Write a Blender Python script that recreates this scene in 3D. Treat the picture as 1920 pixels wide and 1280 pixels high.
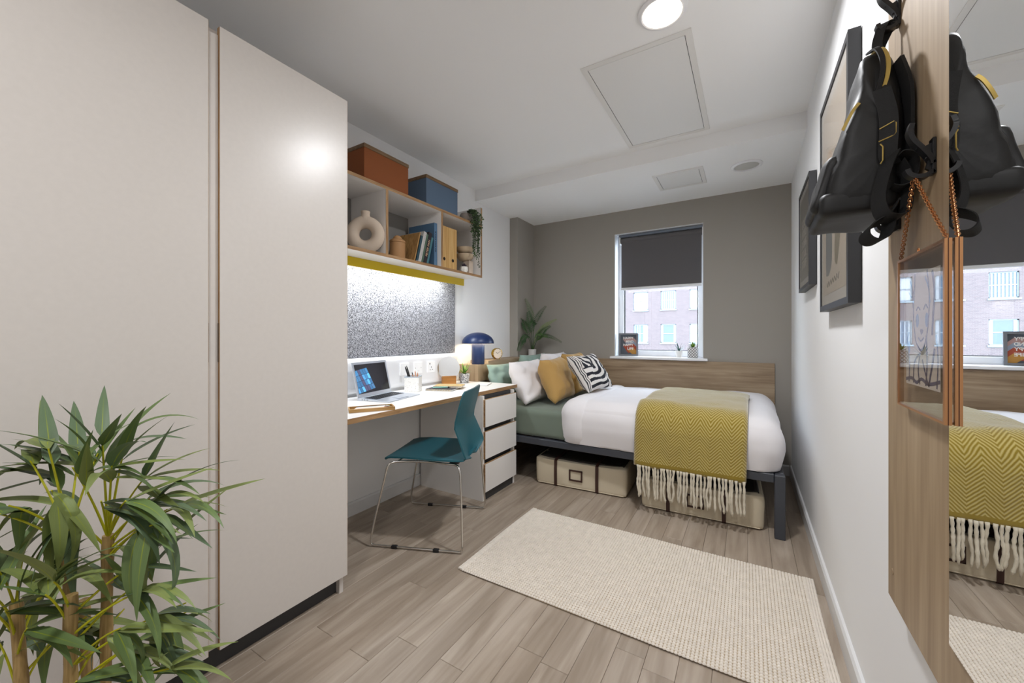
import bpy, bmesh, math, random
from mathutils import Vector, Matrix, noise
import numpy as np

# ------------------------------------------------------------------ reset
for o in list(bpy.data.objects):
    bpy.data.objects.remove(o)
S = bpy.context.scene
COL = S.collection
R = math.radians
random.seed(7)

# ------------------------------------------------------------------ camera
cd = bpy.data.cameras.new('camera'); cam = bpy.data.objects.new('camera', cd); COL.objects.link(cam)
cam.location = (0, 0, 1.12); cam.rotation_euler = (R(90), 0, R(31.1))
cd.sensor_width = 36; cd.lens = 732.2/1920*36; cd.shift_y = -9.3/1920; cd.clip_start = .02; cd.clip_end = 300
S.camera = cam

# ------------------------------------------------------------------ world (overcast daylight), exposure
w = bpy.data.worlds.new('overcast_sky'); S.world = w; w.use_nodes = True
bg = w.node_tree.nodes['Background']; bg.inputs[0].default_value = (.74, .86, 1.0, 1); bg.inputs[1].default_value = 7.5
S.view_settings.view_transform = 'Standard'; S.view_settings.look = 'None'
S.view_settings.exposure = .50; S.view_settings.gamma = 1; S.view_settings.use_curve_mapping = False

SPOT = (-.30, 1.69, 2.454)      # the lit downlight
HALL_FILL = (-.55, -.35, 2.454)      # added fill light, unseen behind the camera, modelled as a twin downlight
def disk_light(name, loc, size, power, col, spread=170):
    l = bpy.data.lights.new(name, 'AREA'); l.shape = 'DISK'; l.size = size; l.energy = power; l.color = col; l.spread = R(spread)
    o = bpy.data.objects.new(name, l); COL.objects.link(o); o.location = loc; return o
disk_light('downlight_lamp', (SPOT[0], SPOT[1], SPOT[2]-.022), .15, 16.5, (.955, .97, 1.0))
disk_light('hall_fill_lamp', (HALL_FILL[0], HALL_FILL[1], HALL_FILL[2]-.022), .15, 10, (.985, .98, .99))

# ------------------------------------------------------------------ materials
def lin(h):
    if not isinstance(h, str): return tuple(h)
    h = h.lstrip('#'); c = [int(h[i:i+2], 16)/255 for i in (0, 2, 4)]
    return tuple(x/12.92 if x <= .04045 else ((x+.055)/1.055)**2.4 for x in c)
MATS = {}
def mat(name, col, rough=.6, metal=0, sheen=0, bump=0, bscale=200, var=0, vscale=5, spec=.5, emit=None, estr=1, coat=0, stretch=None, sss=0):
    if name in MATS: return MATS[name]
    m = bpy.data.materials.new(name); m.use_nodes = True; nt = m.node_tree; b = nt.nodes['Principled BSDF']
    c = (*lin(col), 1)
    b.inputs['Base Color'].default_value = c; b.inputs['Roughness'].default_value = rough; b.inputs['Metallic'].default_value = metal
    b.inputs['Specular IOR Level'].default_value = spec
    if sheen: b.inputs['Sheen Weight'].default_value = sheen; b.inputs['Sheen Roughness'].default_value = .4
    if coat: b.inputs['Coat Weight'].default_value = coat; b.inputs['Coat Roughness'].default_value = .15
    if emit: b.inputs['Emission Color'].default_value = (*lin(emit), 1); b.inputs['Emission Strength'].default_value = estr
    if bump or var:
        tc = nt.nodes.new('ShaderNodeTexCoord'); mp = nt.nodes.new('ShaderNodeMapping'); nt.links.new(tc.outputs['Object'], mp.inputs[0])
        if stretch: mp.inputs['Scale'].default_value = stretch
    if bump:
        n = nt.nodes.new('ShaderNodeTexNoise'); n.inputs['Scale'].default_value = bscale; n.inputs['Detail'].default_value = 3
        bp = nt.nodes.new('ShaderNodeBump'); bp.inputs['Strength'].default_value = bump; bp.inputs['Distance'].default_value = .004
        nt.links.new(mp.outputs[0], n.inputs[0]); nt.links.new(n.outputs[0], bp.inputs['Height']); nt.links.new(bp.outputs[0], b.inputs['Normal'])
    if var:
        n = nt.nodes.new('ShaderNodeTexNoise'); n.inputs['Scale'].default_value = vscale; n.inputs['Detail'].default_value = 4
        r = nt.nodes.new('ShaderNodeValToRGB'); r.color_ramp.elements[0].position = .3; r.color_ramp.elements[1].position = .7
        r.color_ramp.elements[0].color = (*[x*(1-var) for x in c[:3]], 1); r.color_ramp.elements[1].color = (*[min(1, x*(1+var)) for x in c[:3]], 1)
        nt.links.new(mp.outputs[0], n.inputs[0]); nt.links.new(n.outputs[0], r.inputs[0]); nt.links.new(r.outputs[0], b.inputs['Base Color'])
    MATS[name] = m; return m

def wood(name, c1, c2, c3, axis=0, scale=1, rough=.5, rnd=0, bump=.08, fine=.45):
    """grain runs along axis (0 x, 1 y, 2 z)"""
    if name in MATS: return MATS[name]
    m = bpy.data.materials.new(name); m.use_nodes = True; nt = m.node_tree; b = nt.nodes['Principled BSDF']; N = nt.nodes.new; L = nt.links.new
    tc = N('ShaderNodeTexCoord'); vec = tc.outputs['Object']
    if rnd:
        oi = N('ShaderNodeObjectInfo'); ml = N('ShaderNodeMath'); ml.operation = 'MULTIPLY'; ml.inputs[1].default_value = 40; L(oi.outputs['Random'], ml.inputs[0])
        ad = N('ShaderNodeVectorMath'); ad.operation = 'ADD'; L(vec, ad.inputs[0]); L(ml.outputs[0], ad.inputs[1]); vec = ad.outputs[0]
    s1 = [9*scale]*3; s1[axis] = 1.1*scale; s2 = [70*scale]*3; s2[axis] = 2.5*scale
    mp = N('ShaderNodeMapping'); mp.inputs['Scale'].default_value = s1; L(vec, mp.inputs[0])
    mp2 = N('ShaderNodeMapping'); mp2.inputs['Scale'].default_value = s2; L(vec, mp2.inputs[0])
    n1 = N('ShaderNodeTexNoise'); n1.inputs['Scale'].default_value = 1; n1.inputs['Detail'].default_value = 5; n1.inputs['Distortion'].default_value = 1.6; L(mp.outputs[0], n1.inputs[0])
    n2 = N('ShaderNodeTexNoise'); n2.inputs['Scale'].default_value = 1; n2.inputs['Detail'].default_value = 4; L(mp2.outputs[0], n2.inputs[0])
    mx = N('ShaderNodeMath'); mx.operation = 'MULTIPLY_ADD'; mx.inputs[1].default_value = fine; L(n2.outputs[0], mx.inputs[0])
    m3 = N('ShaderNodeMath'); m3.operation = 'MULTIPLY'; m3.inputs[1].default_value = 1-fine; L(n1.outputs[0], m3.inputs[0]); L(m3.outputs[0], mx.inputs[2])
    r = N('ShaderNodeValToRGB'); e = r.color_ramp.elements; e[0].position = .36; e[0].color = (*lin(c1), 1); e[1].position = .64; e[1].color = (*lin(c3), 1)
    k = e.new(.5); k.color = (*lin(c2), 1); L(mx.outputs[0], r.inputs[0]); out = r.outputs[0]
    if rnd:
        hs = N('ShaderNodeHueSaturation'); vm = N('ShaderNodeMapRange'); vm.inputs[3].default_value = 1-rnd; vm.inputs[4].default_value = 1+rnd
        L(oi.outputs['Random'], vm.inputs[0]); L(vm.outputs[0], hs.inputs['Value']); L(out, hs.inputs['Color']); out = hs.outputs[0]
    L(out, b.inputs['Base Color']); b.inputs['Roughness'].default_value = rough
    bp = N('ShaderNodeBump'); bp.inputs['Strength'].default_value = bump; bp.inputs['Distance'].default_value = .002; L(mx.outputs[0], bp.inputs['Height']); L(bp.outputs[0], b.inputs['Normal'])
    MATS[name] = m; return m

def glassy(name, refl=.06, rough=0, tint=(1, 1, 1), fres=True):
    """thin clear pane: see-through plus surface reflection"""
    if name in MATS: return MATS[name]
    m = bpy.data.materials.new(name); m.use_nodes = True; nt = m.node_tree; nt.nodes.clear(); N = nt.nodes.new; L = nt.links.new
    o = N('ShaderNodeOutputMaterial'); mx = N('ShaderNodeMixShader'); t = N('ShaderNodeBsdfTransparent'); g = N('ShaderNodeBsdfGlossy')
    t.inputs[0].default_value = (*tint, 1); g.inputs['Roughness'].default_value = rough
    lw = N('ShaderNodeLayerWeight'); lw.inputs[0].default_value = .5     # facing term is the same from both sides of the pane
    pw5 = N('ShaderNodeMath'); pw5.operation = 'POWER'; pw5.inputs[1].default_value = 5; L(lw.outputs['Facing'], pw5.inputs[0])
    sc5 = N('ShaderNodeMath'); sc5.operation = 'MULTIPLY_ADD'; sc5.inputs[1].default_value = .96; sc5.inputs[2].default_value = .04; L(pw5.outputs[0], sc5.inputs[0]); L(sc5.outputs[0], mx.inputs[0])
    L(t.outputs[0], mx.inputs[1]); L(g.outputs[0], mx.inputs[2]); L(mx.outputs[0], o.inputs[0])
    MATS[name] = m; return m

def attr_mat(name, rough=.9, attr='print', sheen=0):
    if name in MATS: return MATS[name]
    m = bpy.data.materials.new(name); m.use_nodes = True; nt = m.node_tree; b = nt.nodes['Principled BSDF']
    a = nt.nodes.new('ShaderNodeAttribute'); a.attribute_name = attr; nt.links.new(a.outputs['Color'], b.inputs['Base Color']); b.inputs['Roughness'].default_value = rough
    b.inputs['Sheen Weight'].default_value = sheen
    MATS[name] = m; return m

M_WALL = mat('white_paint', '#f2f2f2', .85)
M_GREY = mat('grey_paint', '#a29d95', .85)
M_CEIL = mat('ceiling_paint', '#f8f8f8', .9)
M_SKIRT = mat('skirting_gloss', '#e2e2e2', .35)
M_LAM = mat('white_laminate', '#d9d3cd', .30, var=.015, vscale=60)
M_LAM2 = mat('desk_laminate', '#eeebe8', .35)
M_EDGE = wood('ply_edge', '#7d5c3a', '#a37f57', '#b8946a', 1, 3, .6)
M_EDGEV = wood('ply_edge_upright', '#7d5c3a', '#a37f57', '#b8946a', 2, 3, .6)
M_CHAR = mat('charcoal', '#3a3a3c', .6)
M_FLOOR = wood('floor_oak', '#918272', '#a29383', '#b2a495', 1, 1, .42, rnd=.04, bump=.03, fine=.25)
M_OAK_H = wood('oak_board', '#877159', '#9d876d', '#b09b80', 0, 1.1, .5)
M_OAK_Y = wood('oak_board_y', '#877159', '#9d876d', '#b09b80', 1, 1.1, .5)
M_OAK_V = wood('oak_board_upright', '#957e63', '#a68f72', '#b49e82', 2, 1.0, .5, fine=.35)
M_BLACKM = mat('black_plastic', '#17171a', .38)
M_STEEL = mat('bed_steel', '#3d4047', .45)
M_CHROME = mat('chrome', '#d8d6d2', .13, 1)
M_WHITEP = mat('white_plastic', '#f0f0f2', .4)
M_MIRROR = mat('mirror_silver', (.93, .94, .94), .0, 1)
M_COPPER = mat('copper', '#c99468', .3, 1)
M_GLASS = glassy('window_glass')
M_PAPER = mat('paper', '#f2efe8', .8)

# ------------------------------------------------------------------ mesh builder
class MB:
    def __init__(s): s.v = []; s.f = []; s.uv = {}
    def add(s, V, F):
        o = len(s.v); s.v += [Vector(p) for p in V]; s.f += [tuple(i+o for i in q) for q in F]; return s
    def box(s, x0, x1, y0, y1, z0, z1, M=None):
        V = [(x0, y0, z0), (x1, y0, z0), (x1, y1, z0), (x0, y1, z0), (x0, y0, z1), (x1, y0, z1), (x1, y1, z1), (x0, y1, z1)]
        if M: V = [M @ Vector(p) for p in V]
        return s.add(V, [(0, 3, 2, 1), (4, 5, 6, 7), (0, 1, 5, 4), (1, 2, 6, 5), (2, 3, 7, 6), (3, 0, 4, 7)])
    def cbox(s, x0, x1, y0, y1, z0, z1, c=.003):
        """box with chamfered edges on every side"""
        bm = bmesh.new(); bmesh.ops.create_cube(bm, size=1)
        for v in bm.verts: v.co = ((x0+x1)/2+v.co.x*(x1-x0), (y0+y1)/2+v.co.y*(y1-y0), (z0+z1)/2+v.co.z*(z1-z0))
        bmesh.ops.bevel(bm, geom=bm.edges[:], offset=c, segments=1, affect='EDGES')
        bm.verts.index_update(); s.add([v.co.copy() for v in bm.verts], [[v.index for v in f.verts] for f in bm.faces]); bm.free(); return s
    def rbox(s, x0, x1, y0, y1, z0, z1, r=.02, n=8, fn=None):
        """rounded box, n cells an edge; fn(p,normal) may move points"""
        h = Vector(((x1-x0)/2, (y1-y0)/2, (z1-z0)/2)); c = Vector(((x0+x1)/2, (y0+y1)/2, (z0+z1)/2)); r = min(r, *h)
        idx = {}; V = []
        def vid(p):
            k = tuple(round(a, 5) for a in p)
            if k not in idx:
                q = Vector(p); inn = Vector([max(-(h[i]-r), min(h[i]-r, q[i]*h[i])) for i in range(3)])
                d = Vector([q[i]*h[i] for i in range(3)])-inn
                nn = d.normalized() if d.length > 1e-9 else Vector((0, 0, 1)); pos = c+inn+nn*r
                if fn: pos = fn(pos, nn)
                idx[k] = len(V); V.append(pos)
            return idx[k]
        F = []
        def g(i):  # concentrate samples near the ends
            t = i/n*2-1; return math.copysign(abs(t)**.7, t)
        for ax in range(3):
            for sg in (-1, 1):
                for i in range(n):
                    for j in range(n):
                        q = []
                        for (a, b_) in ((i, j), (i+1, j), (i+1, j+1), (i, j+1)):
                            p = [0, 0, 0]; p[ax] = sg; p[(ax+1) % 3] = g(a); p[(ax+2) % 3] = g(b_); q.append(vid(p))
                        F.append(tuple(q) if sg > 0 else tuple(reversed(q)))
        return s.add(V, F)
    def tube(s, pts, r, n=8, closed=False, cap=True):
        pts = [Vector(p) for p in pts]; k = len(pts); rr = r if hasattr(r, '__len__') else [r]*k
        V = []; F = []; up = None
        for i, p in enumerate(pts):
            a = pts[(i-1) % k] if (closed or i) else p; b = pts[(i+1) % k] if (closed or i < k-1) else p
            t = (b-a).normalized() if (b-a).length > 1e-9 else Vector((0, 0, 1))
            if up is None:
                up = Vector((0, 0, 1)) if abs(t.z) < .9 else Vector((1, 0, 0))
            x = (up-t*up.dot(t)); x = x.normalized() if x.length > 1e-6 else t.orthogonal().normalized(); y = t.cross(x); up = x
            for j in range(n):
                an = 2*math.pi*j/n; V.append(p+(x*math.cos(an)+y*math.sin(an))*rr[i])
        for i in range(k if closed else k-1):
            for j in range(n):
                F.append((i*n+j, i*n+(j+1) % n, ((i+1) % k)*n+(j+1) % n, ((i+1) % k)*n+j))
        if cap and not closed: F += [tuple(reversed(range(n))), tuple(range((k-1)*n, k*n))]
        return s.add(V, F)
    def lathe(s, prof, n=32, c=(0, 0, 0), cap=True, M=None):
        V = []; F = []; k = len(prof)
        for r_, z in prof:
            for j in range(n):
                a = 2*math.pi*j/n; p = Vector((r_*math.cos(a), r_*math.sin(a), z)); p = (M @ p) if M else p
                V.append(p+Vector(c))
        for i in range(k-1):
            for j in range(n): F.append((i*n+j, i*n+(j+1) % n, (i+1)*n+(j+1) % n, (i+1)*n+j))
        if cap: F += [tuple(reversed(range(n))), tuple(range((k-1)*n, k*n))]
        return s.add(V, F)
    def prism(s, poly, a, b, ax=2):
        """2-D polygon extruded from a to b along axis ax (x: poly=(y,z), y: poly=(x,z), z: poly=(x,y))"""
        def P(p, t): return {0: (t, p[0], p[1]), 1: (p[0], t, p[1]), 2: (p[0], p[1], t)}[ax]
        n = len(poly); V = [P(p, a) for p in poly]+[P(p, b) for p in poly]
        F = [tuple(reversed(range(n))), tuple(range(n, 2*n))]+[(i, (i+1) % n, n+(i+1) % n, n+i) for i in range(n)]
        return s.add(V, F)
    def ribbon(s, pts, wd, th, nrm=None):
        """flat strap through pts, width direction list/Vector wd (half width vectors), thickness th"""
        pts = [Vector(p) for p in pts]; k = len(pts); V = []; F = []
        for i, p in enumerate(pts):
            t = (pts[min(k-1, i+1)]-pts[max(0, i-1)]).normalized(); wv = Vector(wd[i] if isinstance(wd, list) else wd)
            n = t.cross(wv).normalized()*th/2
            V += [p-wv-n, p+wv-n, p+wv+n, p-wv+n]
        for i in range(k-1):
            for j in range(4): F.append((i*4+j, i*4+(j+1) % 4, (i+1)*4+(j+1) % 4, (i+1)*4+j))
        F += [(3, 2, 1, 0), ((k-1)*4, (k-1)*4+1, (k-1)*4+2, (k-1)*4+3)]
        return s.add(V, F)
    def xf(s, M):
        s.v = [M @ p for p in s.v]; return s
    def mesh(s, name, smooth=False):
        me = bpy.data.meshes.new(name); me.from_pydata([tuple(p) for p in s.v], [], s.f)
        bm = bmesh.new(); bm.from_mesh(me); bmesh.ops.recalc_face_normals(bm, faces=bm.faces[:]); bm.to_mesh(me); bm.free()
        if smooth:
            me.polygons.foreach_set('use_smooth', [True]*len(me.polygons))
            if smooth != 2: me.set_sharp_from_angle(angle=R(38))
        return me

ROOT = {}
def thing(name, label, cat, loc=(0, 0, 0), rz=0, group=None):
    o = bpy.data.objects.new(name, None); COL.objects.link(o); o.empty_display_size = .05
    o.location = loc; o.rotation_euler = (0, 0, rz); o['label'] = label; o['category'] = cat
    if group: o['group'] = group
    ROOT[o] = Matrix.Translation(Vector(loc)) @ Matrix.Rotation(rz, 4, 'Z'); return o
def obj(name, me, m, parent=None):
    o = bpy.data.objects.new(name, me); COL.objects.link(o)
    if m and not me.materials: me.materials.append(m)
    if parent: o.parent = parent; ROOT[o] = ROOT.get(parent, Matrix())
    else: ROOT[o] = Matrix()
    return o
def part(name, mb, m, parent, smooth=False, world=True, label=None):
    """mesh given in world coordinates (world=True) or in the thing's own frame"""
    if world: mb.xf(ROOT.get(parent, Matrix()).inverted())
    o = obj(name, mb.mesh(name, smooth), m, parent)
    if label: o['label'] = label
    return o
def tag(o, label, cat, group=None):
    o['label'] = label; o['category'] = cat
    if group: o['group'] = group
    return o
def single(name, mb, m, label, cat, loc=(0, 0, 0), rz=0, smooth=False, group=None):
    """one-mesh thing with its origin at loc; mesh in world coordinates"""
    M = Matrix.Translation(Vector(loc)) @ Matrix.Rotation(rz, 4, 'Z')
    mb.xf(M.inverted()); o = obj(name, mb.mesh(name, smooth), m); o.location = loc; o.rotation_euler = (0, 0, rz); ROOT[o] = M
    return tag(o, label, cat, group)
def struct(name, mb, m, parent=None, smooth=False):
    o = obj(name, mb.mesh(name, smooth), m, parent)
    if not parent: o['kind'] = 'structure'
    return o
def text_mesh(txt, size, name='lettering', spacing=1.0, ext=.0004, bold=0):
    cu = bpy.data.curves.new(name, 'FONT'); cu.body = txt; cu.size = size; cu.extrude = ext; cu.align_x = 'LEFT'; cu.space_character = spacing; cu.resolution_u = 3; cu.offset = bold
    o = bpy.data.objects.new(name, cu); COL.objects.link(o); dg = bpy.context.evaluated_depsgraph_get()
    me = bpy.data.meshes.new_from_object(o.evaluated_get(dg)); bpy.data.objects.remove(o); bpy.data.curves.remove(cu); return me
def text_part(txt, size, m, parent, M, width=None, name='lettering', bold=0):
    """M maps text plane (x right, y up, z out) to the parent's local frame"""
    me = text_mesh(txt, size, name, bold=bold)
    if width:
        xs = [v.co.x for v in me.vertices]; k = width/(max(xs)-min(xs)); me.transform(Matrix.Scale(k, 4, (1, 0, 0)))
    me.transform(M); return obj(name, me, m, parent)
def frame3(o, x, y, z):
    x, y, z = Vector(x), Vector(y), Vector(z)
    return Matrix(((x.x, y.x, z.x, o[0]), (x.y, y.y, z.y, o[1]), (x.z, y.z, z.z, o[2]), (0, 0, 0, 1)))
def lerp(a, b, t): return a+(b-a)*t
def bez(p0, p1, p2, n=10):
    p0, p1, p2 = Vector(p0), Vector(p1), Vector(p2)
    return [p0*(1-t)**2+p1*2*t*(1-t)+p2*t*t for t in [i/n for i in range(n+1)]]
def spline(P, n=6):
    P = [Vector(p) for p in P]; out = []
    for i in range(len(P)-1):
        a = P[max(0, i-1)]; b = P[i]; c = P[i+1]; d = P[min(len(P)-1, i+2)]
        for k in range(n):
            t = k/n; out.append(.5*((2*b)+(c-a)*t+(2*a-5*b+4*c-d)*t*t+(3*b-a-3*c+d)*t**3))
    return out+[P[-1]]

# ================================================================== ROOM SHELL
XL, XR, YB, YF = -2.13, .302, 3.847, -1.35
YS, ZC1, ZC2 = 2.878, 2.454, 2.353
XC, YC = -2.035, 3.486
WX0, WX1, WZ0, WZ1 = -1.13, -.337, .928, 2.131
floor = struct('floor', MB().box(XL-.1, XR+.1, YF-.1, YB+.1, -.12, -.008), mat('floor_bed', '#6d6258', .8))
pw = .102
ncol = int((XR-XL)/pw)+1
rf = random.Random(3)
for i in range(ncol):
    x0 = XR-(i+1)*pw+.005; x1 = x0+pw
    x0 = max(x0, XL); x1 = min(x1, XR)
    if x1-x0 < .01: continue
    y = YF-rf.random()*.8
    while y < YB:
        y0, y1 = max(y, YF), min(y+.92, YB); y += .92
        if y1-y0 < .03: continue
        mb = MB().cbox(x0+.0004, x1-.0004, y0+.0004, y1-.0004, -.008, 0, .0012)
        c = Vector(((x0+x1)/2, (y0+y1)/2, 0)); mb.xf(Matrix.Translation(-c))
        o = obj('plank', mb.mesh('plank'), M_FLOOR, floor); o.location = c
struct('wall_left', MB().box(XL-.1, XL, YF-.1, YB+.3, 0, 2.6), M_WALL)
struct('wall_right', MB().box(XR, XR+.1, YF-.1, YB+.3, 0, 2.6), M_WALL)
struct('wall_front', MB().box(XL, XR, YF-.1, YF, 0, 2.6), M_WALL)
bw = MB(); T = .24
bw.box(XL, WX0, YB, YB+T, 0, 2.6).box(WX1, XR, YB, YB+T, 0, 2.6).box(WX0, WX1, YB, YB+T, 0, WZ0-.03).box(WX0, WX1, YB, YB+T, WZ1, 2.6)
struct('wall_back', bw, M_GREY)
struct('wall_column', MB().box(XL, XC, YC, YB, 0, ZC2), M_GREY)
struct('ceiling', MB().box(XL-.1, XR+.1, YF-.1, YS, ZC1, ZC1+.15), M_CEIL)
struct('ceiling_bulkhead', MB().box(XL-.1, XR+.1, YS, YB+.1, ZC2, ZC1+.15), M_CEIL)
def skirt(name, poly, a, b, ax):
    struct(name, MB().prism(poly, a, b, ax), M_SKIRT)
SK = [(0, 0), (.015, 0), (.015, .074), (.009, .084), (0, .084)]
skirt('baseboard_right', [(XR-p, z) for p, z in SK], YF, YB, 1)
skirt('baseboard_left', [(XL+p, z) for p, z in SK], 1.1, YC, 1)
skirt('baseboard_back', [(YB-p, z) for p, z in SK], XC, XR-.015, 0)

# window: reveal lining, frame, panes, sill
win = struct('window_1', MB().box(WX0, WX0+.004, YB-.001, YB+.13, WZ0, WZ1).box(WX1-.004, WX1, YB-.001, YB+.13, WZ0, WZ1).box(WX0, WX1, YB-.001, YB+.13, WZ1-.004, WZ1), mat('reveal_paint', '#e8ebee', .6))
FY0, FY1 = YB+.13, YB+.20; fw = .055
fr = MB()
fr.cbox(WX0, WX0+fw, FY0, FY1, WZ0, WZ1, .006).cbox(WX1-fw, WX1, FY0, FY1, WZ0, WZ1, .006).cbox(WX0+fw, WX1-fw, FY0, FY1, WZ0, WZ0+fw, .006).cbox(WX0+fw, WX1-fw, FY0, FY1, WZ1-fw, WZ1, .006)
struct('window_frame', fr, M_WHITEP, win)
gk = MB(); gx0, gx1, gz0, gz1 = WX0+fw, WX1-fw, WZ0+fw, WZ1-fw
for a in ((gx0, gx0+.008, gz0, gz1), (gx1-.008, gx1, gz0, gz1), (gx0, gx1, gz0, gz0+.006), (gx0, gx1, gz1-.006, gz1)): gk.box(a[0], a[1], FY0+.02, FY0+.04, a[2], a[3])
struct('gasket', gk, M_CHAR, win)
struct('pane', MB().box(gx0, gx1, FY0+.027, FY0+.031, gz0, gz1), M_GLASS, win)
struct('window_sill', MB().rbox(-1.165, -.297, 3.79, FY0+.005, .902, WZ0, .008, 4), mat('sill_gloss', '#f1f1f3', .35), win, smooth=True)

# ---- ceiling fittings
def hatch(label, x0, x1, y0, y1, z, fw):
    t = thing('access_hatch', label, 'hatch', ((x0+x1)/2, (y0+y1)/2, z))
    f = MB(); zz = z-.005
    f.box(x0, x0+fw, y0, y1, zz, z).box(x1-fw, x1, y0, y1, zz, z).box(x0+fw, x1-fw, y0, y0+fw, zz, z).box(x0+fw, x1-fw, y1-fw, y1, zz, z)
    part('frame', f, mat('hatch_paint', '#e8e6e3', .6), t)
    part('gap', MB().box(x0+fw, x1-fw, y0+fw, y1-fw, z-.0012, z-.0002), M_CHAR, t)
    g = .003
    part('panel', MB().box(x0+fw+g, x1-fw-g, y0+fw+g, y1-fw-g, z-.004, z-.0012), mat('hatch_panel', '#eae9e7', .5), t)
hatch('large square access hatch flush in the main ceiling', -.715, -.208, 1.842, 2.797, ZC1, .028)
hatch('small access hatch in the lowered ceiling by the window', -.631, -.278, 3.13, 3.476, ZC2, .028)
def downlight(loc, label, on, r):
    t = thing('downlight', label, 'light', loc)
    x, y, z = loc
    part('trim_ring', MB().lathe([(r, z), (r, z-.006), (r*.86, z-.012), (r*.80, z-.010), (r*.78, z-.001)], 40, (x, y, 0), False), M_WHITEP, t, True)
    m = mat('lit_diffuser', '#fff4e6', .5, emit='#fff1e0', estr=9) if on else mat('unlit_diffuser', '#c9c8c4', .45)
    part('diffuser', MB().lathe([(.001, z-(.004 if not on else .009)), (r*.79, z-(.002 if not on else .007)), (r*.79, z-.0005)], 40, (x, y, 0)), m, t, True)
downlight(SPOT, 'round downlight switched on in the main ceiling', True, .096)
downlight((-.006, 3.284, ZC2), 'round downlight switched off in the lowered ceiling', False, .1)
downlight(HALL_FILL, 'added fill downlight above the entrance, out of view', True, .096)

# ================================================================== OUTSIDE
mb_ = bpy.data.materials.new('far_brick'); mb_.use_nodes = True; nt = mb_.node_tree; b = nt.nodes['Principled BSDF']
tc = nt.nodes.new('ShaderNodeTexCoord'); mp = nt.nodes.new('ShaderNodeMapping'); mp.inputs['Rotation'].default_value = (R(90), 0, 0); bt = nt.nodes.new('ShaderNodeTexBrick')
bt.inputs['Color1'].default_value = (.125, .098, .1, 1); bt.inputs['Color2'].default_value = (.097, .078, .083, 1); bt.inputs['Mortar'].default_value = (.14, .125, .125, 1)
bt.inputs['Scale'].default_value = 1; bt.inputs['Brick Width'].default_value = .225; bt.inputs['Row Height'].default_value = .075; bt.inputs['Mortar Size'].default_value = .010
nt.links.new(tc.outputs['Object'], mp.inputs[0]); nt.links.new(mp.outputs[0], bt.inputs[0]); nt.links.new(bt.outputs[0], b.inputs['Base Color']); b.inputs['Roughness'].default_value = .9
BY = 35.0
bld = thing('brick_building', 'red brick office building seen through the window across the street', 'building', (-6, BY, -9))
cols = [-8.6+2.262*k for k in range(-6, 4)]; rows = [(3.41-2.82, 4.98-2.82), (3.41, 4.98), (3.41+2.82, 4.98+2.82)]
WW = 1.22
fa = MB(); xs = [-30]; 
for c in cols: xs += [c, c+WW]
xs.append(22); zs = [-9]
for r_ in rows: zs += list(r_)
zs.append(16)
for i in range(len(xs)-1):
    for j in range(len(zs)-1):
        if i % 2 == 1 and j % 2 == 1: continue
        fa.box(xs[i], xs[i+1], BY, BY+.5, zs[j], zs[j+1])
part('facade', fa, mb_, bld)
part('string_course', MB().box(-30, 22, BY-.04, BY, rows[1][1]+.42, rows[1][1]+.5), mat('far_stone', '#8f888a', .8), bld)
M_FW = mat('far_white_frame', '#76848e', .5); M_FG = mat('far_glass', '#344a5e', .05, spec=.8); M_FB = mat('far_blind', '#a9adb2', .7); M_FS = mat('far_slat', '#949ca4', .7)
rb = random.Random(11)
kinds = {(6-6, 1): 0}
for ci, c in enumerate(cols):
    for ri, (z0, z1) in enumerate(rows):
        f = MB(); f.box(c, c+.06, BY+.08, BY+.16, z0, z1).box(c+WW-.06, c+WW, BY+.08, BY+.16, z0, z1).box(c, c+WW, BY+.08, BY+.16, z0, z0+.07).box(c, c+WW, BY+.08, BY+.16, z1-.07, z1).box(c, c+WW, BY+.07, BY+.16, (z0+z1)/2-.03, (z0+z1)/2+.03)
        f.box(c-.06, c+WW+.06, BY-.08, BY+.1, z0-.1, z0)
        fo = part('window', f, M_FW, bld)
        k = (ci-6, ri)
        kind = {(0, 1): 'blind', (1, 1): 'slats', (2, 1): 'blind', (0, 0): 'half', (1, 0): 'open', (2, 0): 'blind'}.get(k, rb.choice(['open', 'open', 'half', 'slats']))
        part('pane', MB().box(c+.06, c+WW-.06, BY+.12, BY+.13, z0+.07, z1-.07), M_FB if kind == 'blind' else M_FG, fo)
        if kind == 'blind': part('mullion', MB().box(c+WW/2-.025, c+WW/2+.025, BY+.07, BY+.12, z0, z1), mat('far_mullion', '#7f919f', .5), fo)
        sl = MB()
        if kind == 'slats':
            for q in range(7): sl.box(c+.1+q*.155, c+.1+q*.155+.085, BY+.10, BY+.115, z0+.07, z1-.07)
        if kind == 'half':
            sl.box(c+WW*.66, c+WW-.06, BY+.10, BY+.115, z0+.07, z1-.07)
            for q in range(3): sl.box(c+.1+q*.2, c+.1+q*.2+.06, BY+.10, BY+.115, z0+.07, z1-.07)
        if kind == 'open': sl.box(c+.06, c+.2, BY+.10, BY+.115, z0+.07, z1-.07).box(c+WW-.2, c+WW-.06, BY+.10, BY+.115, z0+.07, z1-.07)
        if sl.v: part('blind_slats', sl, M_FS, fo)
o = struct('street', MB().box(-60, 60, YB+3, 60, -9.2, -9), mat('bounce_paving', '#b4b2b0', .9))  # unseen ground, made pale to bounce daylight up onto the ceiling

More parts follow.
